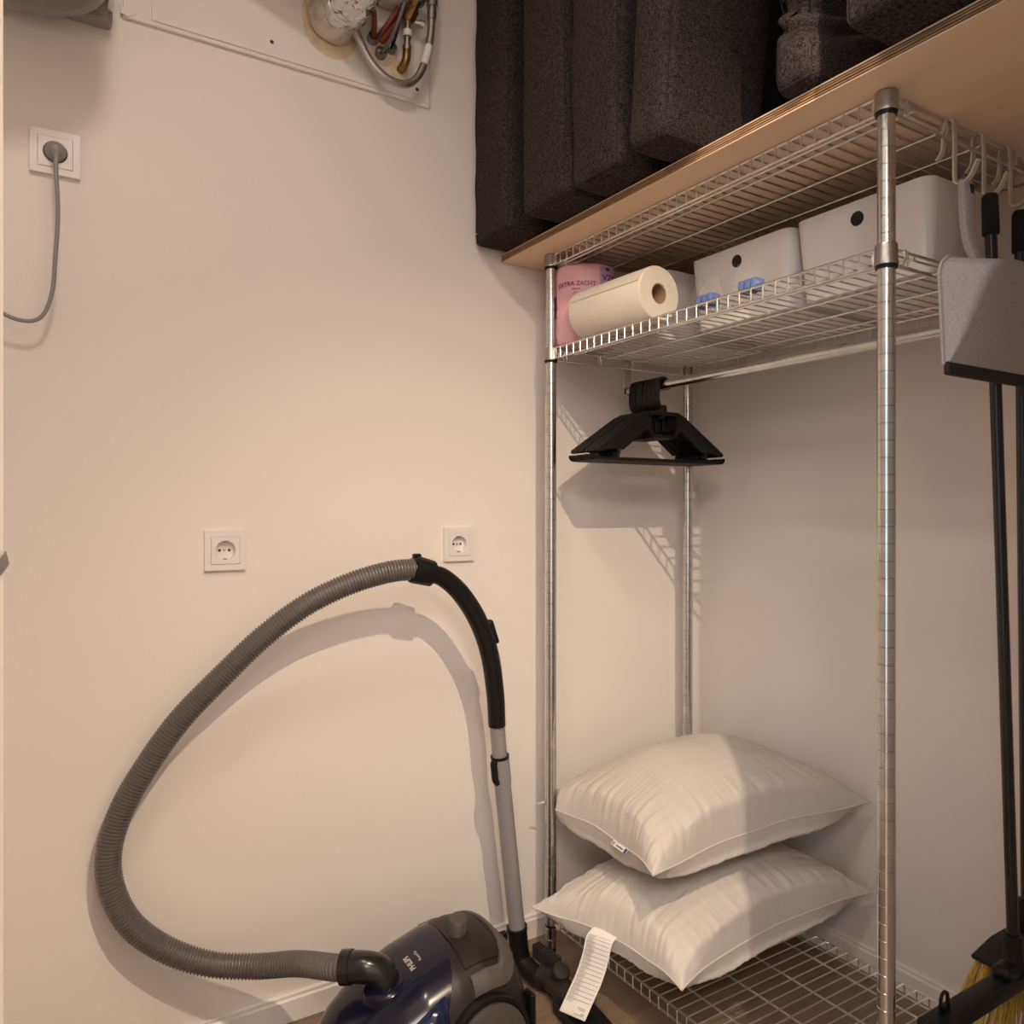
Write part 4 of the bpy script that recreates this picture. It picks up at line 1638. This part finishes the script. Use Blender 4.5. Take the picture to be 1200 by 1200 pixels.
# near wheel, with a thin rim and one spoke line
wc = Vector((-0.972, VY - 0.140, 0.098))
wd = Vector((0.06, -1, 0.10)).normalized()
mb = MB()
mb.lathe(wc, wd, [(-0.02, 0.090), (0.006, 0.092), (0.012, 0.089), (0.0125, 0.082), (0.010, 0.080)], 48)
wheel = mb.build('wheel', BLACK, vc)
mb = MB()
mb.lathe(wc, wd, [(0.008, 0.0795), (0.015, 0.0785), (0.0195, 0.066), (0.022, 0.030), (0.0222, 0.001)], 48)
hub = mb.build('hub_cap', GREYD, wheel)
mb = MB()
u9, w9 = basis(wd)
for ang in (0.5, 2.3, 4.4):
    dv = u9 * math.cos(ang) + w9 * math.sin(ang)
    mb.tube([wc + wd * 0.0222 + dv * 0.016, wc + wd * 0.0205 + dv * 0.060], 0.0011, 6)
mb.build('wheel_rib', GREYM, wheel)
wc2 = Vector((-0.96, VY + 0.128, 0.085))
MB().lathe(wc2, (0, 1, 0), [(-0.02, 0.080), (0.008, 0.085), (0.014, 0.06), (0.015, 0.001)], 40).build('wheel', BLACK, vc)
mb = MB()
mb.lathe((-1.235, VY - 0.02, 0.018), (0, 1, 0), [(0, 0.018), (0.04, 0.018)], 24)
mb.build('caster', BLACK, vc)
# rear bumper fin beside the wheel
mb = MB()
mb.box((-0.866, VY - 0.118, 0.100), (0.012, 0.030, 0.115), ch=0.004)
mb.build('parking_slot', BLACK, vc)
# printing on the lid, reading across the body
mb = MB()


def lid_text(x0, a0):
    def fn(x, y, w):
        return vac_pt(x0 - y * 0.98, math.radians(a0) + (w / 2 - x) / 0.150, 0.0048)
    return fn


def lid_text2(x0, a0):
    def fn(x, y, w):
        # baseline runs from the near side up to the ridge, letter tops towards the hose inlet
        return vac_pt(x0 - y, math.radians(a0) - (x - w / 2) / 0.155, 0.0048)
    return fn


add_text(mb, 'PHILIPS', 0.0140, lid_text2(-1.075, 99), 0.0004)
add_text(mb, 'PowerGo', 0.0085, lid_text2(-1.058, 97), 0.0001)
mb.build('print', PRINT, lid, smooth=False)
# hose inlet collar and elbow
ic = vac_pt(-1.128, math.radians(99), 0.002)
ind = Vector((-0.22, -0.10, 1)).normalized()
mb = MB()
mb.lathe(ic, ind, [(-0.012, 0.046), (0.004, 0.042), (0.009, 0.036), (0.010, 0.026)], 36)
mb.build('inlet_ring', NAVY, vc)
EL = [ic + ind * -0.004, ic + ind * 0.016, ic + ind * 0.032 + Vector((-0.008, 0.005, 0)), ic + ind * 0.040 + Vector((-0.030, 0.016, 0.0)), ic + Vector((-0.066, 0.034, 0.036))]
ELP = smooth_path(EL, 8)
mb = MB()
rr = [0.0275 + 0.0005 * (i / len(ELP)) for i in range(len(ELP))]
mb.tube(ELP, rr, 26)
ed = (ELP[-1] - ELP[-3]).normalized()
mb.lathe(ELP[-1] - ed * 0.014, ed, [(0, 0.028), (0.001, 0.0305), (0.020, 0.0305), (0.021, 0.026)], 28)
elb = mb.build('hose_elbow', BLACKG, vc)

# corrugated hose
cuff_c = Vector((-0.985, -0.165, 0.968))
HPTS = [ELP[-1] + ed * 0.002, ELP[-1] + ed * 0.022, (-1.255, -0.175, 0.216), (-1.322, -0.120, 0.204), (-1.401, -0.086, 0.216), (-1.475, -0.068, 0.257), (-1.533, -0.058, 0.314), (-1.565, -0.050, 0.383), (-1.571, -0.042, 0.452), (-1.550, -0.042, 0.528),
        (-1.510, -0.052, 0.604), (-1.453, -0.070, 0.690), (-1.378, -0.092, 0.772), (-1.303, -0.115, 0.847), (-1.224, -0.135, 0.906), (-1.141, -0.150, 0.944), (-1.061, -0.160, 0.965), (-1.005, -0.165, 0.969)]
fine = even_path(smooth_path(HPTS, 24), 0.0066 / 4)
rad = []
for i in range(len(fine)):
    rad.append([0.0202, 0.0232, 0.0234, 0.0204][i % 4])
MB().tube(fine, rad, 22).build('corrugated_hose', HOSE, vc, angle=20)

# cuff and bent black handle tube
hd = Vector((-0.934, -0.165, 0.950)) - Vector((-1.005, -0.165, 0.969))
hd.normalize()
mb = MB()
mb.lathe(Vector((-1.008, -0.165, 0.970)), hd, [(0, 0.0245), (0.0, 0.0290), (0.006, 0.0300), (0.030, 0.0290), (0.046, 0.0280), (0.048, 0.022)], 30)
mb.box(Vector((-0.998, -0.165, 0.998)), (0.018, 0.016, 0.008), ch=0.003)
mb.build('swivel_cuff', BLACK, vc)
HT = smooth_path([(-0.968, -0.165, 0.960), (-0.934, -0.166, 0.947), (-0.893, -0.167, 0.911), (-0.852, -0.169, 0.850), (-0.823, -0.170, 0.775), (-0.807, -0.168, 0.687), (-0.800, -0.165, 0.608)], 10)
mb = MB()
mb.tube(HT, [0.0195 + 0.0015 * math.sin(PI * i / len(HT)) for i in range(len(HT))], 22)
ht = mb.build('handle_tube', BLACK, vc)
mb = MB()
sl_d = Vector((0.33, 0.0, -0.944))
sl_n = Vector((0.944, -0.10, 0.33)).normalized()
q = Vector((-0.836, -0.1695, 0.815)) + sl_n * 0.0205
Msl = Matrix((( sl_n.x, 0, sl_d.x, 0), (sl_n.y, 1, sl_d.y, 0), (sl_n.z, 0, sl_d.z, 0), (0, 0, 0, 1)))
mb.box(q, (0.016, 0.018, 0.058), rot=Msl, ch=0.006, seg=3)
mb.build('air_slider', BLACK, ht)
# telescopic wand
W0, W1, W2 = Vector((-0.8005, -0.165, 0.616)), Vector((-0.789, -0.159, 0.535)), Vector((-0.7285, -0.137, 0.112))
wdv = (W2 - W1).normalized()
mb = MB()
mb.lathe(W0, (W1 - W0), [(0, 0.0165), (0, 0.0172), ((W1 - W0).length + 0.02, 0.0172)], 26)
mb.build('inner_tube', GREYT, vc)
mb = MB()
L2 = (W2 - W1).length
mb.lathe(W1, wdv, [(0, 0.0175), (0, 0.0205), (0.060, 0.0205), (0.068, 0.0190), (L2, 0.0190)], 28)
wand = mb.build('outer_tube', GREYT, vc)
mb = MB()
mb.lathe(W1 - wdv * 0.003, wdv, [(0, 0.0178), (0, 0.0213), (0.006, 0.0213), (0.006, 0.0178)], 28, caps=False)
mb.build('seal_ring', BLACK, wand)
mb = MB()
sq = W1 + wdv * 0.032 + Vector((-0.0205, -0.006, 0.0))
mb.tube(smooth_path([sq + wdv * -0.026 + Vector((0.004, 0, 0)), sq + wdv * -0.018, sq, sq + wdv * 0.018, sq + wdv * 0.026 + Vector((0.006, 0, 0))], 4), 0.0085, 12)
mb.build('length_slider', BLACK, wand)
# socket, swivel elbow and floor nozzle
mb = MB()
mb.lathe(W2 - wdv * 0.012, wdv, [(0, 0.0195), (0, 0.0240), (0.008, 0.0245), (0.012, 0.0225), (0.070, 0.0225)], 28)
E0 = W2 + wdv * 0.055
mb.tube(smooth_path([E0, E0 + Vector((0.004, -0.010, -0.020)), E0 + Vector((0.014, -0.050, -0.034)), E0 + Vector((0.022, -0.085, -0.030))], 8), 0.0225, 22)
mb.build('nozzle_neck', BLACK, vc)
mb = MB()
mb.box(W2 + Vector((-0.038, 0.010, -0.010)), (0.030, 0.016, 0.026), ch=0.004)
mb.build('parking_hook', BLACK, vc)
nz_c = Vector((-0.708, -0.405, 0.0))
nr = Matrix.Rotation(math.radians(-98), 4, 'Z')
mb = MB()
hw = 0.120
outline = [(-hw, -0.040), (hw, -0.040), (hw + 0.006, -0.028), (hw, 0.030), (0.060, 0.044), (-0.060, 0.044), (-hw, 0.030), (-hw - 0.006, -0.028)]
mb.prism(outline, Matrix.Translation(nz_c + Vector((0, 0, 0.004))) @ nr, 0.026, ch=0.006)
noz = mb.build('floor_nozzle', BLACK, vc, angle=25)
mb = MB()
nk = E0 + Vector((0.024, -0.082, -0.028))
mb.tube(smooth_path([nk + Vector((-0.004, 0.02, 0.0)), nk + Vector((0.006, -0.015, 0.002)), nz_c + Vector((0.004, 0.100, 0.040)), nz_c + Vector((0.002, 0.040, 0.020))], 6), [0.024] * 7 + [0.023] * 6 + [0.022] * 6, 18, sx=1.2)
mb.build('nozzle_neck', CHAR, vc)
mb = MB()
mb.lathe(Vector((-0.694, -0.262, 0.066)), (-0.15, -0.55, 0.75), [(-0.014, 0.020), (0.010, 0.0195), (0.013, 0.017), (0.014, 0.001)], 26)
mb.build('swivel_cap', CHAR, vc)
mb = MB()
for k in range(9):
    q = E0 + Vector((0.036 + 0.0015 * k, -0.018 - 0.0085 * k, 0.004 - 0.0006 * k))
    mb.box(q, (0.022, 0.0035, 0.034), ch=0.0008)
mb.build('bellows', RUBBER, vc)

# ------------------------------------------------------------------ hooks, dustpan, mop and broom at the right end
def rail_hook(x, label):
    y = YR
    zr = ZT + 0.0275
    t = thing('rail_hook', (x, y, zr), label, 'hook', 'beige hooks on the end rail of the top shelf')
    w = 0.0045
    mb = MB()
    # flat band over the rail: back prong, over the top, long front leg
    def band(P, half):
        P = smooth_path(P, 5)
        V = []
        for i in range(len(P)):
            d = (P[min(i + 1, len(P) - 1)] - P[max(0, i - 1)]).normalized()
            nrm = Vector((1, 0, 0)).cross(d).normalized() * 0.0016
            V.append([mb.bm.verts.new(P[i] + Vector((sx * half, 0, 0)) + nrm * sn) for (sx, sn) in ((-1, -1), (1, -1), (1, 1), (-1, 1))])
        for i in range(len(V) - 1):
            for k in range(4):
                mb.bm.faces.new((V[i][k], V[i][(k + 1) % 4], V[i + 1][(k + 1) % 4], V[i + 1][k]))
        mb.bm.faces.new(V[0])
        mb.bm.faces.new(V[-1])
    band([(x, y + 0.019, zr - 0.053), (x, y + 0.011, zr - 0.044), (x, y + 0.0085, zr - 0.030), (x, y + 0.0075, zr - 0.004), (x, y + 0.0035, zr + 0.0030), (x, y - 0.0045, zr + 0.0030), (x, y - 0.0085, zr - 0.004),
          (x, y - 0.0095, zr - 0.040), (x, y - 0.0095, zr - 0.088), (x, y - 0.012, zr - 0.099), (x, y - 0.022, zr - 0.103), (x, y - 0.034, zr - 0.096), (x, y - 0.046, zr - 0.074)], w)
    mb.build('band', HOOK, t, angle=50)
    return zr


HX = (-0.452, -0.365, -0.280)
DPS = Vector((0.031, 0.016, 0.012))   # hang offset of the dustpan
zr = rail_hook(HX[0], 'beige rail hook holding the grey dustpan')
rail_hook(HX[1], 'beige rail hook holding the black mop handle, middle one')
rail_hook(HX[2], 'beige rail hook holding the black broom handle at the right edge')
HZ = zr - 0.104

# dustpan, its underside towards the room
def shift(mb, d):
    for v in mb.bm.verts:
        v.co += d
    return mb


dp = thing('dustpan', (-0.419, -1.024, 1.302), 'speckled grey dustpan with a black rubber lip hanging from the first hook', 'dustpan')
xm = -0.448        # centre line
# handle: loop shaped, deep in y
mb = MB()
hx = -0.474
hpth = smooth_path([(hx, -1.020, HZ - 0.006), (hx - 0.003, -1.024, HZ - 0.042), (hx - 0.004, -1.026, HZ - 0.077), (hx - 0.000, -1.030, HZ - 0.112), (hx + 0.006, -1.042, HZ - 0.147)], 6)
hw_ = [(0.014, 0.0070), (0.0165, 0.0078), (0.0165, 0.0078), (0.015, 0.0078), (0.017, 0.008)]
V = []
for i, p in enumerate(hpth):
    f = i / (len(hpth) - 1) * 4
    j = min(3, int(f))
    g = f - j
    a = hw_[j][0] * (1 - g) + hw_[j + 1][0] * g
    b = hw_[j][1] * (1 - g) + hw_[j + 1][1] * g
    ring = []
    for k in range(20):
        an = 2 * PI * k / 20
        e = (abs(math.cos(an)) ** 3.5 + abs(math.sin(an)) ** 3.5) ** (-1 / 3.5)
        ring.append(mb.bm.verts.new(p + Vector((a * e * math.cos(an), b * e * math.sin(an) - 0.006, 0))))
    V.append(ring)
for i in range(len(V) - 1):
    for k in range(20):
        mb.bm.faces.new((V[i][k], V[i][(k + 1) % 20], V[i + 1][(k + 1) % 20], V[i + 1][k]))
mb.bm.faces.new(V[0])
mb.bm.faces.new(V[-1])
shift(mb, DPS).build('handle', PAN, dp)
mb = MB()
mb.box((hx + 0.002, -1.0345, HZ - 0.026), (0.010, 0.0030, 0.026), ch=0.0006)
shift(mb, DPS).build('hang_slot', HOLE, dp)
# pan: rim outline (back, towards the shelf) and floor outline (front)
ztp, zbt = 1.474, 1.303
mb = MB()


def rim(s):
    """s 0..1 from lower left over the top to lower right"""
    pts = [(-0.556, zbt), (-0.561, 1.36), (-0.5655, 1.415), (-0.568, 1.440), (-0.561, 1.456), (-0.546, 1.467), (-0.505, 1.472), (-0.448, 1.474), (-0.385, 1.472), (-0.335, 1.467), (-0.320, 1.456), (-0.312, 1.440), (-0.3145, 1.415), (-0.316, 1.36), (-0.320, zbt)]
    f = s * (len(pts) - 1)
    i = min(len(pts) - 2, int(f))
    g = f - i
    return Vector((pts[i][0] * (1 - g) + pts[i + 1][0] * g, pts[i][1] * (1 - g) + pts[i + 1][1] * g))


def floor_o(s):
    pts = [(-0.5530, zbt), (-0.5445, 1.345), (-0.536, 1.395), (-0.529, 1.425), (-0.522, 1.443), (-0.510, 1.453), (-0.480, 1.459), (-0.438, 1.461), (-0.396, 1.459), (-0.366, 1.453), (-0.354, 1.443), (-0.347, 1.425), (-0.340, 1.395), (-0.3315, 1.345), (-0.323, zbt)]
    f = s * (len(pts) - 1)
    i = min(len(pts) - 2, int(f))
    g = f - i
    return Vector((pts[i][0] * (1 - g) + pts[i + 1][0] * g, pts[i][1] * (1 - g) + pts[i + 1][1] * g))


def yrim(z):
    return -1.036 - 0.000 * (ztp - z)


def yfl(z):
    f = (z - zbt) / (ztp - zbt)
    return yrim(z) - 0.006 - 0.060 * max(0, f) ** 0.8


n = 56
ro, fo_, ri, fi, fa = [], [], [], [], []
for k in range(n + 1):
    s = k / n
    r, f = rim(s), floor_o(s)
    ro.append(mb.bm.verts.new((r.x, yrim(r.y), r.y)))
    c0 = Vector((-0.438, 1.39))
    pr_ = Vector((r.x, yrim(r.y), r.y))
    pf_ = Vector((f.x, yfl(f.y), f.y))
    dep = abs(pf_.y - pr_.y)
    fin = f + (c0 - f).normalized() * min(0.010, dep * 0.25)
    fa.append([mb.bm.verts.new(pr_.lerp(pf_, 0.80)), mb.bm.verts.new(pr_.lerp(pf_, 0.92) + Vector((0, -0.0015, 0)) * min(1, dep / 0.03))])
    fo_.append(mb.bm.verts.new((fin.x, yfl(fin.y), fin.y)))
    r2 = r + (c0 - r).normalized() * 0.003
    f2 = f + (c0 - f).normalized() * 0.003
    ri.append(mb.bm.verts.new((r2.x, yrim(r.y), r2.y)))
    fi.append(mb.bm.verts.new((f2.x, yfl(f2.y) + 0.0028, f2.y)))
# rounded edge between wall and floor: one mid row
for k in range(n):
    mb.bm.faces.new((ro[k], ro[k + 1], fa[k + 1][0], fa[k][0]))
    mb.bm.faces.new((fa[k][0], fa[k + 1][0], fa[k + 1][1], fa[k][1]))
    mb.bm.faces.new((fa[k][1], fa[k + 1][1], fo_[k + 1], fo_[k]))
    mb.bm.faces.new((ri[k], fi[k], fi[k + 1], ri[k + 1]))
    mb.bm.faces.new((ro[k], ri[k], ri[k + 1], ro[k + 1]))
for k in range(n // 2 - 1):
    mb.bm.faces.new((fo_[k], fo_[k + 1], fo_[n - k - 1], fo_[n - k]))
    mb.bm.faces.new((fi[k], fi[n - k], fi[n - k - 1], fi[k + 1]))
mb.bm.faces.new((fo_[n // 2 - 1], fo_[n // 2], fo_[n // 2 + 1]))
mb.bm.faces.new((fi[n // 2 - 1], fi[n // 2 + 1], fi[n // 2]))
shift(mb, DPS).build('pan', PAN, dp, angle=70)
mb = MB()
mb.tube([(*((rim(k / n).x), yrim(0) - 0.001, rim(k / n).y),) for k in range(n + 1)], 0.0028, 8)
shift(mb, DPS).build('rim', PAN, dp)
mb = MB()
mb.box((-0.436, yrim(0) - 0.005, zbt - 0.006), (0.240, 0.009, 0.020), ch=0.002)
shift(mb, DPS).build('rubber_lip', RUBBER, dp)


def pole(top, bot, rgrip, rshaft, grip_len, t, loop=True):
    A, B = Vector(top), Vector(bot)
    d = (B - A).normalized()
    L = (B - A).length
    mb = MB()
    mb.lathe(A, d, [(0, 0.004), (0.001, rgrip * 0.75), (0.006, rgrip * 0.96), (0.012, rgrip), (grip_len - 0.004, rgrip * 1.04), (grip_len, rgrip * 1.02), (grip_len, rshaft)], 24)
    g = mb.build('grip', FOAMG, t)
    mb = MB()
    mb.lathe(A, d, [(grip_len - 0.02, rshaft), (L, rshaft)], 22)
    mb.build('shaft', BLACKG, t)
    if loop:
        mb = MB()
        c = A + Vector((0, 0, 0.002))
        mb.tube([c + Vector((0.0, 0.009 * math.cos(a), 0.010 * math.sin(a))) for a in [PI * k / 10 for k in range(11)]], 0.0022, 6)
        mb.build('hang_loop', BLACK, t)
    return A, B, d


# flat squeegee mop, hung from the middle hook
mp = thing('floor_mop', (-0.336, -1.030, 0.30), 'black flat mop hanging head down in front of the yellow broom', 'mop')
A, B, d = pole((-0.376, -1.0125, 1.607), (-0.337, -1.030, 0.375), 0.0122, 0.0090, 0.066, mp, False)
mb = MB()
mb.lathe(B - d * 0.030, d, [(0, 0.0095), (0, 0.0145), (0.004, 0.0155), (0.012, 0.0150), (0.040, 0.0150), (0.055, 0.022)], 24)
mb.build('socket', BLACK, mp)
H0, H1 = Vector((-0.585, -1.030, 0.334)), Vector((-0.085, -1.030, 0.334))
mb = MB()
hd2 = (H1 - H0)
Lh = hd2.length
mb.box((H0 + H1) / 2, (Lh, 0.036, 0.026), ch=0.007, seg=3)
mb.box(Vector((-0.335, -1.030, 0.352)), (0.09, 0.032, 0.024), ch=0.010, seg=3)
mb.build('head_bar', BLACK, mp)
mb = MB()
lg = H0 + Vector((0.046, 0.0, 0.010))
for k in range(14):
    a0, a1 = PI * k / 14, PI * (k + 1) / 14
    for (r0, r1) in ((0.0062, 0.0120),):
        poly = [(lg.x + r0 * math.cos(a0), lg.z + 0.022 + r0 * 1.5 * math.sin(a0)), (lg.x + r1 * math.cos(a0), lg.z + 0.022 + r1 * 1.1 * math.sin(a0)), (lg.x + r1 * math.cos(a1), lg.z + 0.022 + r1 * 1.1 * math.sin(a1)), (lg.x + r0 * math.cos(a1), lg.z + 0.022 + r0 * 1.5 * math.sin(a1))]
        mb.prism(poly, XZ(lg.y + 0.0015), 0.003)
for s in (-1, 1):
    poly = [(lg.x + s * 0.0062, lg.z + 0.012), (lg.x + s * 0.0130, lg.z), (lg.x + s * 0.0120, lg.z + 0.022), (lg.x + s * 0.0062, lg.z + 0.022)]
    mb.prism(poly, XZ(lg.y + 0.0015), 0.003)
mb.prism([(lg.x - 0.0125, lg.z - 0.004), (lg.x + 0.0125, lg.z - 0.004), (lg.x + 0.0125, lg.z + 0.013), (lg.x - 0.0125, lg.z + 0.013)], XZ(lg.y + 0.0015), 0.003)
mb.build('hanging_lug', BLACK, mp, smooth=False)

# broom with yellow bristles behind the mop
br = thing('broom', (-0.212, -0.990, 0.24), 'black broom with splayed yellow bristles hanging behind the mop', 'broom')
A, B, d = pole((-0.279, -1.0125, 1.600), (-0.218, -0.995, 0.385), 0.0122, 0.0090, 0.070, br, False)
mb = MB()
mb.lathe(B - d * 0.030, d, [(0, 0.0095), (0, 0.0145), (0.004, 0.0155), (0.060, 0.0150)], 24)
mb.build('socket', BLACK, br)
bc = Vector((-0.210, -0.992, 0.346))
mb = MB()
prof = [(bc.x - 0.132, bc.z - 0.004), (bc.x - 0.128, bc.z - 0.014), (bc.x + 0.128, bc.z - 0.014), (bc.x + 0.132, bc.z - 0.004), (bc.x + 0.060, bc.z + 0.006), (bc.x - 0.060, bc.z + 0.006)]
mb.prism(prof, XZ(bc.y + 0.030), 0.060, ch=0.004)
mb.build('head_block', BLACK, br, smooth=False)
mb = MB()
rnd = random.Random(4)
for row in range(4):
    for k in range(15):
        x = bc.x - 0.118 + 0.236 * k / 14
        y = bc.y - 0.021 + 0.014 * row
        sp = (x - bc.x) * 0.60
        sy = (row - 1.5) * 0.010
        for q in range(9):
            a = rnd.uniform(0, 2 * PI)
            r0, r1 = rnd.uniform(0, 0.0035), rnd.uniform(0.001, 0.0085)
            p0 = Vector((x + r0 * math.cos(a), y + r0 * math.sin(a), bc.z - 0.012))
            p1 = Vector((x + sp + r1 * math.cos(a), y + sy + r1 * math.sin(a), bc.z - 0.105 + rnd.uniform(-0.004, 0.004)))
            pm_ = p0.lerp(p1, 0.5) + Vector((-sp * 0.10, 0, 0))
            mb.tube([p0, pm_, p1], [0.0011, 0.0010, 0.0007], 4)
o = mb.build('bristles', BRISTLE, br)
o['kind'] = 'stuff'
